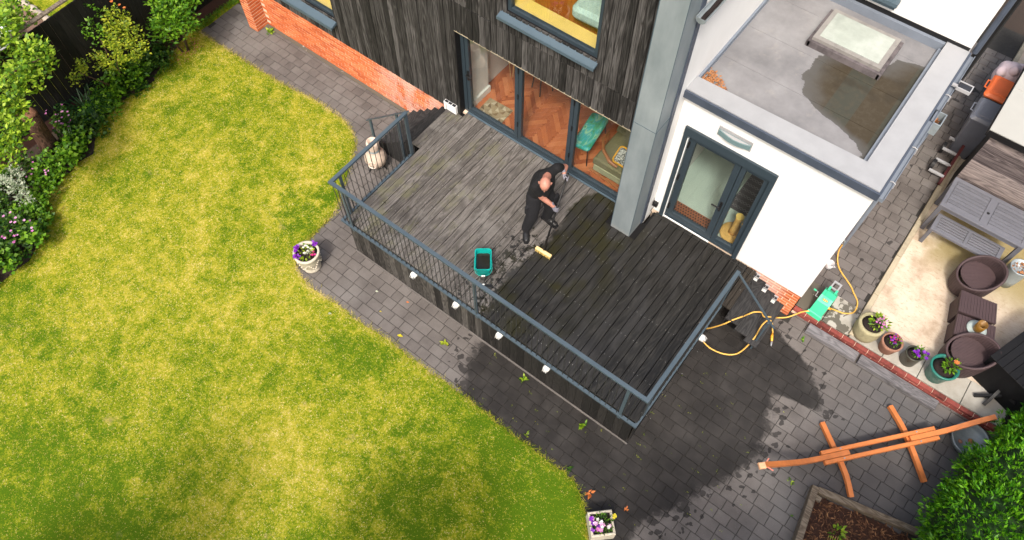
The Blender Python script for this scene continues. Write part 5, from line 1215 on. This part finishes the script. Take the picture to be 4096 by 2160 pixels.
foliage(34, (2.6,4.56,.24), (.07,.14,.06), .085, 'l_tree', t); foliage(22, (2.68,4.32,.22), (.08,.1,.05), .09, 'l_tree', t)
for q in range(5): MB().tube([(2.55+.03*q,4.4,.15),(2.5+.03*q,4.42+.02*q,.3)], .004, 5).build('stem', MAT['rattan'], t)

# ------------------------------------------------------------------ terrace on the right
t = thing('slatted_table', 'grey slatted garden table with a parasol hole in front of the shed', 'table', (2.1, 10.5, .5))
tz = 1.24; x0, x1, y0, y1 = 1.4, 2.83, 10.13, 10.86
for q in ((x0,x1,y0,y0+.07),(x0,x1,y1-.07,y1),(x0,x0+.07,y0+.07,y1-.07),(x1-.07,x1,y0+.07,y1-.07),(2.05,2.18,y0+.07,y1-.07)): MB().cbox(*q, tz-.03, tz, .003).build('top_frame', MAT['greypaint'], t)
for xa, xb in ((1.475,2.045),(2.185,2.755)):
    for i in range(8): MB().cbox(xa, xb, y0+.076+i*.0735, y0+.076+i*.0735+.06, tz-.026, tz-.004, .003).build('slat', MAT['greypaint'], t)
MB().lathe([(.025,tz),(.025,tz+.003)], (2.115,10.45,0), 14).build('parasol_hole', MAT['black'], t)
for xx in (x0+.04, x1-.04):
    for yy in (y0+.04, y1-.04): MB().box(xx-.035, xx+.035, yy-.035, yy+.035, .5, tz-.031).build('leg', MAT['greypaint'], t)
MB().box(x0+.02, x1-.02, y0+.03, y0+.05, tz-.12, tz-.032).build('apron', MAT['greypaint'], t)
t = thing('slatted_bench', 'grey slatted bench pushed in front of the garden table', 'bench', (2.1, 9.95, .5))
bz = .93
for q in ((1.5,2.66,9.86,9.91),(1.5,2.66,10.2,10.25),(1.5,1.57,9.91,10.2),(2.59,2.66,9.91,10.2),(2.05,2.11,9.91,10.2)): MB().cbox(*q, bz-.05, bz, .003).build('seat_frame', MAT['greypaint'], t)
for xa, xb in ((1.575,2.045),(2.115,2.585)):
    for i in range(5): MB().cbox(xa, xb, 9.92+i*.056, 9.92+i*.056+.036, bz-.03, bz-.006, .003).build('slat', MAT['greypaint'], t)
for xx in (1.53, 2.63):
    for yy in (9.89, 10.22): MB().box(xx-.03, xx+.03, yy-.03, yy+.03, .5, bz-.051).build('leg', MAT['greypaint'], t)
def ribbed(rings, n, mat, name, par, amp=.006, ribs=48, M=None, zr=0):
    """lathe-like tub whose skin carries vertical cane ribs"""
    v = []; f = []
    for r, z in rings:
        for k_ in range(n):
            a = 2*PI*k_/n; rr = r*(1 if r < .01 else 1)+amp*(k_ % 2)
            v.append((rr*math.cos(a), rr*math.sin(a)*.96, z+zr*math.cos(a)))
    for i in range(len(rings)-1):
        for k_ in range(n): f.append((i*n+k_, i*n+(k_+1) % n, (i+1)*n+(k_+1) % n, (i+1)*n+k_))
    m = MB().add([M@Vector(p) for p in v] if M else v, f); return m.build(name, mat, par)
def tub(c, ang, label):
    t = thing('wicker_tub_chair', label, 'chair', c, 'brown wicker furniture')
    M = Matrix.Translation(c) @ Matrix.Rotation(ang, 4, 'Z') @ Matrix.Diagonal((.92,.92,1,1))
    ribbed([(.27,0),(.29,.03),(.325,.18),(.34,.3),(.345,.34)], 96, MAT['wicker'], 'base', t, .005, M=M)
    ribbed([(.34,.2),(.36,.4),(.365,.49),(.36,.52),(.33,.52),(.315,.49),(.29,.2)], 96, MAT['wicker'], 'back', t, .005, M=M, zr=.15)
    st = MB()
    for i in range(22):
        y_ = -.3+i*.028; h_ = math.sqrt(max(0, .305**2-y_**2))
        if h_ > .05: st.tube([M@Vector((-h_, y_, .42)), M@Vector((h_, y_, .42))], .0135, 6)
    st.build('woven_seat', MAT['wicker'], t, kind='stuff')
    MB().tube([M@Vector((.35*math.cos(a), .335*math.sin(a), .52+.15*math.cos(a))) for a in [2*PI*i/32 for i in range(33)]], .022, 8, False).build('rim', MAT['wicker'], t, True)
tub((2.5, 9.45, .5), R(40), 'brown wicker tub chair beside the grey bench')
tub((2.9, 8.02, .5), R(20), 'brown wicker tub chair behind the green pot')
for (P4, z, lb) in (([(2.38,9.02),(2.93,9.12),(3.04,8.76),(2.48,8.62)], .94, 'brown wicker cube table with the bare top next to the farther tub chair'), ([(2.5,8.6),(3.07,8.74),(3.15,8.43),(2.58,8.22)], .9, 'brown wicker cube table carrying the amber lantern')):
    P4 = [Vector((a, b_, 0)) for a, b_ in P4]; cc = sum(P4, Vector())/4
    t = thing('wicker_cube_table', lb, 'table', (cc.x, cc.y, .5), 'brown wicker furniture')
    body_ = [cc+(p-cc)*.9 for p in P4]
    MB().prism([(p.x, p.y) for p in body_][::-1], .5, z-.04).build('body', MAT['wicker'], t)
    tp = MB()
    for i in range(24):
        f0, f1 = i/24, (i+.86)/24
        q = [P4[0].lerp(P4[1], f0), P4[0].lerp(P4[1], f1), P4[3].lerp(P4[2], f1), P4[3].lerp(P4[2], f0)]
        tp.prism([(p.x, p.y) for p in q][::-1], z-.035, z+.004*(i % 2))
    tp.build('woven_top', MAT['wicker'], t, kind='stuff')
    for a_, b2 in ((3, 2), (0, 3)): 
        m = MB(); 
        for i in range(22): p = P4[a_].lerp(P4[b2], (i+.5)/22); m.tube([(p.x, p.y, z-.06), (p.x, p.y, z-.005)], .009, 5)
        m.build('woven_edge', MAT['wicker'], t, kind='stuff')
t = thing('lantern', 'amber glass candle holder on a glass plate on the wicker table', 'lantern', (2.83, 8.5, .9))
MB().lathe([(.1,.906),(.15,.915),(.155,.925),(.1,.918)], (2.83,8.5,0), 26).build('plate', MAT['paleglass'], t, True)
MB().lathe([(.07,.92),(.075,.93),(.078,1.1),(.07,1.1),(.066,.95)], (2.84,8.5,0), 22).build('glass_cylinder', MAT['amber'], t, True)
t = thing('black_storage_box', 'black boarded storage box beside the wicker tables', 'storage box', (3.6, 8.5, .5))
Mb_ = Matrix.Translation((3.1, 8.0, .5)) @ Matrix.Rotation(R(-20), 4, 'Z')
MB().box(.02, .9, .0, 1.3, 0, .66, Mb_).build('body', MAT['blackwood'], t)
for i in range(8): MB().cbox(.0+i*.117, .113+i*.117, -.02, 1.32, .66, .69, .004, Mb_).build('lid_board', MAT['blackwood'], t)
t = thing('folding_stand', 'black folding stand with a round top half hidden by the hedge', 'stand', (3.6, 7.9, .5))
for p, q in (((3.32,7.66,.53),(3.95,8.0,.8)),((3.36,8.02,.53),(3.8,7.75,.8)),((3.5,7.6,.53),(3.62,8.2,.95))): MB().beam(p, q, .045, .06).build('leg', MAT['black'], t)
MB().lathe([(.16,.98),(.18,.99),(.18,1.01),(.16,1.015)], (3.72,8.06,0), 24).build('round_top', plain('slate_top', (.035,.035,.042), .5, .1, 8, .05), t, True)
t = thing('metal_tub', 'grey metal tub of red clippings behind the bench', 'tub', (2.98, 10.0, .5))
MB().lathe([(.13,.5),(.15,.7),(.16,.98),(.165,1.0),(.145,1.0),(.14,.9)], (2.98,9.98,0), 22).build('tub', MAT['galv'], t, True)
P_, D_ = blob_pts(50, (2.98,9.98,.95), (.12,.12,.05), .3); link('clippings', leaves(P_, D_, .06, .5), MAT['dryleaf'], t)
# shed
t = thing('shed', 'purplish timber shed with a pale felt roof behind the grey table', 'shed', (3, 12.5, .5))
MB().box(1.44, 4.6, 11.08, 11.7, .5, 2.24).box(1.62, 4.6, 11.7, 14.6, .5, 2.24).build('wall', MAT['blackwood'], t)
for i in range(12): MB().cbox(0, 3.2, 0, .142, 0, .02, .004, Matrix(((1,0,0,1.43),(0,0,-1,11.08),(0,1,0,.52+i*.145),(0,0,0,1)))).build('wall_board', MAT['shedwood'], t)
rf = MB().box(1.33, 4.7, 10.98, 14.7, 2.26, 2.33).build('roof', MAT['felt'], t)
MB().box(1.335, 4.7, 10.965, 10.98, 2.2, 2.315).box(1.318, 1.33, 10.965, 14.7, 2.2, 2.315).build('fascia', MAT['blackwood'], rf)
for y_ in (12.1, 13.2): MB().box(1.33, 4.7, y_, y_+.03, 2.33, 2.336).build('felt_lap', MAT['felt'], rf)
def bin_(c, lid, label):
    t = thing('wheelie_bin', label, 'bin', c, 'bins by the shed')
    x_, y_, z_ = c
    shell([(rrect(.18,.22,.04),0),(rrect(.23,.27,.05),.95)], True, Matrix.Translation(c)).build('body', MAT['bingrey'], t)
    lm = MAT[lid]
    shell([(rrect(.25,.3,.05),.952),(rrect(.255,.305,.05),.985),(rrect(.22,.26,.06),1.03)], True, Matrix.Translation(c)).build('lid', lm, t)
    shell([(rrect(.17,.2,.06),1.03),(rrect(.16,.19,.06),1.045)], True, Matrix.Translation(c)).build('lid_panel', lm, t)
    MB().tube([(x_-.26,y_-.1,z_+.98),(x_-.3,y_-.1,z_+.98),(x_-.3,y_+.1,z_+.98),(x_-.26,y_+.1,z_+.98)], .013, 6).build('handle', lm, t)
    for s in (-1, 1): MB().tube([(x_+.1,y_+s*.2-.02,z_+.1),(x_+.1,y_+s*.2+.02,z_+.1)], .1, 14).build('wheel', MAT['black'], t)
bin_((1.31, 12.3, .5), 'bingrey', 'blue-grey lidded bin nearest the camera in the passage'); bin_((1.31, 12.98, .5), 'binorange', 'orange lidded bin in the passage next to the shed roof')
t = tag(MB().ball((1.28,13.6,1.3), (.26,.26,.3), 18, 12).ball((1.16,13.5,1.42), (.12,.14,.12)).ball((1.38,13.72,1.45), (.13,.1,.12)).ball((1.2,13.74,1.36), (.16,.12,.14)).ball((1.3,13.5,1.52), (.1,.1,.12)).build('refuse_bag', MAT['bag'], None, True), 'pale plastic sack piled behind the orange bin', 'bag')
tt = thing('sack_trolley', 'dark red trolley leaning in the passage with pale bars', 'trolley', (1.25, 11.7, .5))
for q in range(4): MB().beam((1.02,11.35+q*.25,.62+.06*q), (1.3,11.35+q*.25,.62+.06*q), .05, .03).build('bar', MAT['greyplastic'], tt)
MB().beam((1.3,11.2,.55), (1.3,12.1,.8), .05, .06).build('rail', plain('dark_red_metal', (.09,.015,.015), .5, .2, 8, .1), tt)
for yy in (11.5, 12.0): MB().tube([(1.0,yy,.62),(1.06,yy,.62)], .11, 16).build('wheel', MAT['black'], tt)

# ------------------------------------------------------------------ left boundary
fe = thing('garden_fence', 'tall black boarded fence behind the flower border', 'fence', (-13.15, 3, 0))
for i in range(100):
    y_ = -5+i*.146; zt = 2.02+.03*max(0, y_-2.5)
    link('fence_board', MB().cbox(0, .141, 0, zt-.3, 0, .022+random.uniform(0, .006), .004, Matrix(((0,0,1,-13.14),(1,0,0,y_),(0,1,0,.3),(0,0,0,1)))).mesh('fence_board'), MAT['fencewood'], fe)
for i in range(8): MB().box(-13.17, -13.12, -5+i*1.83, -3.18+i*1.83, 0, .3).build('gravel_board', plain('brown_gravel_board', (.07,.03,.022), .9, .2, 10, .3) if i == 0 else bpy.data.materials['brown_gravel_board'], fe)
MB().add([(-13.19,-5,2.0),(-13.1,-5,2.0),(-13.1,9.6,2.24),(-13.19,9.6,2.24),(-13.19,-5,2.03),(-13.1,-5,2.03),(-13.1,9.6,2.27),(-13.19,9.6,2.27)], [(0,1,2,3),(7,6,5,4),(0,4,5,1),(1,5,6,2),(2,6,7,3),(3,7,4,0)]).build('capping_rail', MAT['sleeper'], fe)
MB().box(-22, -13.2, -6, 16, -.1, .0).build('neighbour_lawn', MAT['grass'], kind='structure')
MB().box(-20, -13.2, 3.35, 3.95, 0, .02).build('neighbour_path', plain('brown_path', (.2,.12,.085), .9, .2, 8, .3), kind='structure')
t = thing('rubble_edging', 'whitewashed rubble edging beyond the fence', 'edging', (-16, 4.05, 0))
for i in range(16): MB().ball((-17.6+i*.26, 4.03+random.uniform(-.03,.03), .06), (.14,.09,.09), 8, 6).build('stone', plain('pale_rubble', (.36,.31,.25), .9, .2, 9, .3) if i == 0 else bpy.data.materials['pale_rubble'], t)
t = thing('storage_chest', 'white storage chest with a teal strap beyond the fence', 'chest', (-15.9, 2.9, 0))
MB().cbox(-16.5, -15.2, 2.75, 3.2, 0, .5, .02).build('chest', MAT['greyplastic'], t); MB().cbox(-16.52, -15.18, 3.12, 3.22, .5, .54, .01).build('lid_edge', MAT['white'], t)
MB().box(-15.9, -15.84, 2.74, 3.22, .5, .512).build('strap', plain('teal_strap', (.1,.5,.38), .5, .1, 8, .05), t)

# ------------------------------------------------------------------ planting
def plant(name, label, cat, loc, parts, group=None):
    t = thing(name, label, cat, loc, group)
    for p in parts:
        kind = p[0]
        if kind == 'leaf':
            _, cl, n, size, mat, asp = p; n = int(n*1.7); Ps = []; Ds = []
            for (c, r) in cl:
                k_ = max(8, int(n*(r[0]*r[1]*r[2])**(2/3)/sum((q[1][0]*q[1][1]*q[1][2])**(2/3) for q in cl)))
                # leaves sit in small whorls on twigs
                m = max(3, k_//7); tw, d = blob_pts(m, c, r, .45)
                q = np.repeat(tw, 7, 0)+rng.normal(0, size*.55, (m*7, 3)); Ps.append(q)
                dd = np.repeat(d, 7, 0)*.6+rng.normal(0, .7, (m*7, 3)); dd[:, 2] = np.abs(dd[:, 2])*.5+.05; Ds.append(dd)
            P = np.concatenate(Ps); Dd = np.concatenate(Ds); P[:, 2] = np.maximum(P[:, 2], .03)
            link('crown' if cat == 'tree' else 'foliage', leaves(P, Dd, rng.uniform(.5, 1.3, len(P))*size, asp), MAT[mat], t)
        elif kind == 'stem':
            m = MB(); m.tube(p[1], p[2], 8).build('trunk' if cat == 'tree' else 'stem', MAT[p[3]], t, True)
        elif kind == 'flower': flowers(p[1], p[2], p[3], p[4], p[5], t, 'flowers', .25)
    return t
# old fruit tree with a sawn trunk
T = plant('fruit_tree', 'leafy fruit tree with a sawn-off trunk against the black fence', 'tree', (-12.72,1.9,0), [
  ('stem', [(-12.7,1.87,-.05),(-12.62,1.9,.4),(-12.5,1.92,.9),(-12.38,1.93,1.3)], [.2,.165,.15,.155], 'bark'),
  ('stem', [(-12.5,1.9,1.0),(-12.75,1.75,1.5),(-12.6,1.7,2.0),(-12.2,1.9,2.3)], [.07,.05,.035,.02], 'bark'),
  ('stem', [(-12.62,1.7,1.95),(-12.3,2.2,2.2),(-12.15,2.6,2.25)], [.035,.02,.01], 'bark'),
  ('stem', [(-12.7,1.7,1.7),(-12.2,1.3,2.0),(-11.7,1.2,2.1)], [.035,.02,.01], 'bark'),
  ('leaf', [((-12.45,2.6,2.1),(.4,.35,.25)),((-12.15,2.2,2.15),(.4,.3,.25)),((-11.9,1.75,2.2),(.4,.3,.28)),((-11.5,1.4,2.1),(.45,.35,.25)),((-13.3,2.6,2.3),(.6,.4,.3)),((-12.9,1.9,2.4),(.5,.4,.25)),((-11.25,1.0,2.0),(.4,.3,.2)),((-13.5,3.0,2.2),(.4,.3,.2))], 2600, .095, 'l_tree', .62)])
MB().lathe([(.15,0),(.12,.03),(.05,.01),(.002,.012)], (-12.375,1.935,1.3), 14, wob=.1).build('sawn_cap', MAT['cut'], T, True)
MB().lathe([(.07,0),(.055,.02),(.002,.01)], (-12.43,1.86,1.22), 12, wob=.1).build('knot', MAT['cut'], T, True)
plant('rose_bush', 'tall yellow-green rose bush in front of the fence', 'shrub', (-12.75,3.8,0), [
  ('stem', [(-12.8,3.8,0),(-12.75,3.85,.7),(-12.5,4.1,1.4)], [.018,.014,.008], 'stem'), ('stem', [(-12.85,3.75,0),(-13.0,3.9,.9),(-13.4,4.1,1.75)], [.016,.012,.006], 'stem'), ('stem', [(-12.8,3.75,0),(-12.65,3.4,.7),(-12.5,3.1,1.3)], [.014,.01,.006], 'stem'),
  ('leaf', [((-12.45,4.2,1.4),(.45,.35,.28)),((-12.2,4.1,1.25),(.3,.3,.25)),((-12.75,4.3,1.5),(.3,.25,.3)),((-12.55,3.75,1.15),(.35,.3,.3)),((-12.6,3.3,1.2),(.22,.15,.2)),((-12.45,2.95,1.25),(.14,.12,.1))], 1150, .06, 'l_rose', .62),
  ('leaf', [((-13.2,4.15,1.7),(.25,.2,.2)),((-13.4,4.0,1.6),(.2,.15,.15)),((-12.95,3.9,1.4),(.2,.2,.3))], 260, .065, 'l_mid', .6),
  ('flower', 4, (-12.85,4.5,1.75), (.25,.2,.12), .035, 'f_orange')])
n = 70; a = rng.uniform(0, 2*PI, n)
t = thing('daylily', 'arching strap-leaved daylily clump in the border', 'plant', (-12.85,2.95,0))
lm = MB()
for i in range(90):
    a = random.uniform(0, 2*PI); L = random.uniform(.35, .65); w_ = .014; b0 = Vector((-12.85+random.gauss(0,.09), 2.95+random.gauss(0,.09), 0))
    d = Vector((math.cos(a), math.sin(a), 0)); s_ = Vector((-d.y, d.x, 0)); P5 = [b0+d*L*f+Vector((0,0,h_*L)) for f, h_ in ((0,0),(.25,.55),(.55,.82),(.85,.78),(1.05,.6))]
    v = []; f = []
    for k_, p in enumerate(P5): ww = w_*(1-.2*k_) if k_ < 4 else .001; v += [p+s_*ww, p-s_*ww]
    for k_ in range(4): f.append((2*k_, 2*k_+1, 2*k_+3, 2*k_+2))
    lm.add(v, f)
lm.build('strap_leaves', MAT['l_strap'], t)
plant('cranesbill', 'cranesbill with small purple flowers beside the tree trunk', 'plant', (-12.7,2.4,0), [('leaf', [((-12.95,2.5,.25),(.35,.3,.2)),((-12.5,2.35,.22),(.35,.28,.18)),((-12.25,2.1,.2),(.3,.25,.16))], 700, .07, 'l_dark', .8), ('leaf', [((-12.3,2.25,.3),(.35,.25,.12)),((-12.15,2.0,.28),(.22,.2,.12))], 260, .085, 'l_mid', .85), ('flower', 20, (-12.75,2.4,.47), (.5,.3,.06), .026, 'f_pink')])
plant('cranesbill', 'cranesbill with pink flowers at the lower left lawn edge', 'plant', (-11.2,.3,0), [('leaf', [((-11.3,.5,.3),(.35,.35,.22)),((-11.1,.1,.3),(.35,.35,.22)),((-11.5,.15,.35),(.35,.4,.25))], 800, .075, 'l_dark', .8), ('leaf', [((-11.05,-.2,.35),(.3,.25,.18)),((-11.0,.45,.4),(.22,.2,.12))], 260, .085, 'l_mid', .85), ('flower', 17, (-11.25,.35,.58), (.4,.38,.06), .03, 'f_pink')])
plant('leafy_shrub', 'bright leafy ground cover between the rose and the lawn', 'plant', (-12.75,3.6,0), [('leaf', [((-12.8,3.45,.3),(.35,.3,.22)),((-12.65,3.25,.25),(.2,.25,.2)),((-12.85,3.95,.35),(.4,.4,.25))], 620, .085, 'l_mid', .75)])
plant('dark_shrub', 'dark green undergrowth below the rose bush', 'plant', (-12.9,4.3,0), [('leaf', [((-12.9,4.2,.3),(.4,.45,.3)),((-12.75,4.6,.2),(.3,.3,.15)),((-13.0,5.0,.25),(.15,.35,.2))], 800, .065, 'l_dark', .7)])
plant('variegated_shrub', 'silvery white variegated shrub left of the lawn', 'shrub', (-12.0,.9,0), [('leaf', [((-12.15,1.0,.6),(.22,.2,.15)),((-11.9,.88,.6),(.25,.16,.15)),((-11.65,.85,.55),(.16,.14,.12)),((-12.25,.8,.65),(.15,.15,.12))], 420, .055, 'l_white', .6), ('stem', [(-12.05,.9,0),(-12.0,.92,.3),(-12.1,1.0,.6)], [.012,.01,.006], 'stem')])
plant('border_shrub', 'fresh green border plants below the fruit tree', 'plant', (-12.2,1.3,0), [('leaf', [((-12.1,1.45,.25),(.3,.25,.22)),((-11.85,1.2,.25),(.25,.25,.2)),((-11.7,.95,.25),(.22,.2,.18))], 560, .07, 'l_mid', .75), ('leaf', [((-12.5,1.1,.3),(.3,.5,.3)),((-12.5,.4,.35),(.45,.45,.35)),((-12.0,.3,.3),(.3,.4,.25))], 900, .075, 'l_dark', .7), ('flower', 10, (-12.1,1.35,.48), (.3,.25,.05), .024, 'f_pink')])
plant('border_shrub', 'mixed green shrubs at the bottom of the border', 'plant', (-11.6,-.6,0), [('leaf', [((-11.6,-.5,.35),(.5,.45,.35)),((-11.4,-1.2,.35),(.5,.5,.35)),((-12.3,-.4,.5),(.5,.6,.5))], 1200, .075, 'l_mid', .7)])
plant('laurel_shrub', 'glossy green laurel at the top of the lawn', 'shrub', (-12.6,5.3,0), [('leaf', [((-12.6,5.35,1.15),(.42,.4,.35)),((-12.3,5.25,1.0),(.3,.3,.25)),((-12.75,5.75,1.2),(.4,.4,.35)),((-12.5,4.95,.95),(.25,.2,.2))], 1150, .1, 'l_mid', .5), ('stem', [(-12.7,5.3,0),(-12.65,5.35,.6),(-12.55,5.4,1.1)], [.03,.025,.015], 'stem'), ('stem', [(-12.75,5.2,0),(-12.95,5.1,.6),(-12.9,5.1,1.2)], [.02,.015,.01], 'stem')])
P_ = np.stack([rng.uniform(-13.0,-12.5,90), rng.uniform(4.9,5.6,90), np.full(90,.03)], 1); a = rng.uniform(0, 2*PI, 90)
go = link('leaf_litter', leaves(P_, np.stack([np.cos(a), np.sin(a), rng.uniform(0,.3,90)], 1), .05, .5), MAT['dryleaf'], kind='stuff'); go['label'] = 'dry fallen leaves under the laurel'
for i, (c, m_, lb) in enumerate([((-12.55,3.15,.15),'l_mid','low green plants at the lawn edge beside the daylily'),((-12.35,2.75,.18),'l_dark','dark low leaves at the lawn edge below the daylily'),((-12.1,1.75,.2),'l_mid','bright leaves spilling onto the lawn below the trunk'),
   ((-11.45,.75,.2),'l_mid','low leaves at the lawn edge right of the silvery shrub'),((-12.65,3.9,.15),'l_dark','dark low leaves at the lawn edge below the rose'),((-12.85,4.7,.12),'l_dark','sparse low weeds at the lawn edge below the laurel'),((-11.05,-.75,.25),'l_mid','leafy plants at the bottom left lawn edge')]):
    plant('edge_plant', lb, 'plant', (c[0], c[1], 0), [('leaf', [(c, (.26,.3,.16)), ((c[0]-.2, c[1]-.1, c[2]+.05), (.25,.3,.18))], 300, .07, m_, .75)], 'low plants along the lawn edge')
# conifer hedge on the right
t = thing('conifer_hedge', 'dense bright green conifer hedge in the lower right corner', 'hedge', (4.2, 6.2, 0))
Ps = []; Ds = []
for c, r, n in [((4.15,4.7,.9),(.75,.7,1.0),3600),((4.1,5.5,1.0),(.8,.8,1.0),5200),((4.2,6.3,1.0),(.82,.8,1.05),5200),((4.35,7.1,1.1),(.7,.7,.95),3800),((4.75,5.2,1.3),(.9,1,1.0),2600),((4.9,6.6,1.4),(.9,1.1,1.0),2600),((4.4,7.8,1.1),(.55,.5,.9),2200)]:
    n *= 2.6; m = int(n)//6; tw, d = blob_pts(m, c, r, .85); tw += d*rng.normal(0, .045, (m, 1))
    bump_ = .07*np.sin(tw[:, :1]*9)*np.sin(tw[:, 1:2]*8+tw[:, 2:3]*7); tw += d*bump_
    q = np.repeat(tw, 6, 0)+rng.normal(0, .018, (m*6, 3)); dd = np.repeat(d, 6, 0)*.8+rng.normal(0, .45, (m*6, 3)); dd[:, 2] += .35
    Ps.append(q); Ds.append(dd)
P = np.concatenate(Ps); Dd = np.concatenate(Ds); k_ = P[:, 2] > .1; P = P[k_]; Dd = Dd[k_]
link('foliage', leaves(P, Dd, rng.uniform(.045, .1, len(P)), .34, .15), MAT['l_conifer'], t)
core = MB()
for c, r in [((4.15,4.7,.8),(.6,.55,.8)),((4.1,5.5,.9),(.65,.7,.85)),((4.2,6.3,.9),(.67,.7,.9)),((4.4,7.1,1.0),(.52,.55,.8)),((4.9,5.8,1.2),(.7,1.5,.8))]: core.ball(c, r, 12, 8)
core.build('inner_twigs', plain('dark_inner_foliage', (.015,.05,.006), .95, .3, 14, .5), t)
# trees standing just outside the frame that shade the bottom of the picture
for c, h_, r_, lb in [((3.55,2.35,0), 5.2, 1.0, 'tall garden tree beyond the bark bed'), ((2.0,.8,0), 5.4, 1.1, 'garden tree beside the lower paving'), ((-1.3,-1.9,0), 5.6, 1.2, 'garden tree at the bottom of the lawn'), ((-4.3,-4.6,0), 5.6, 1.5, 'garden tree at the lower left of the lawn')]:
    x_, y_, _ = c
    plant('garden_tree', lb, 'tree', c, [('stem', [(x_,y_,-.05),(x_+.05,y_,h_*.35),(x_-.04,y_+.05,h_*.7)], [.16,.12,.06], 'bark'),
      ('leaf', [((x_+random.uniform(-.6,.6)*r_, y_+random.uniform(-.6,.6)*r_, h_*random.uniform(.5,.95)), (r_*.6,r_*.6,h_*.12)) for q in range(12)], 4200, .13, 'l_mid', .6)])
# leaves caught on the flat roof
P_ = np.stack([np.concatenate([rng.uniform(-2.41,-1.98,420)]), 7.53+rng.random(420)**2*.4, rng.uniform(3.905,3.93,420)], 1); P_[:, 1] -= 0; k_ = (P_[:, 1]-7.53) < .34*(1-(P_[:, 0]+2.41)/.45); P_ = P_[k_]; a = rng.uniform(0, 2*PI, len(P_))
go = link('roof_leaves', leaves(P_, np.stack([np.cos(a), np.sin(a), rng.uniform(0,.5,len(a))], 1), .05, .5), MAT['dryleaf'], kind='stuff'); go['label'] = 'drift of dry brown leaves in the corner of the flat roof'
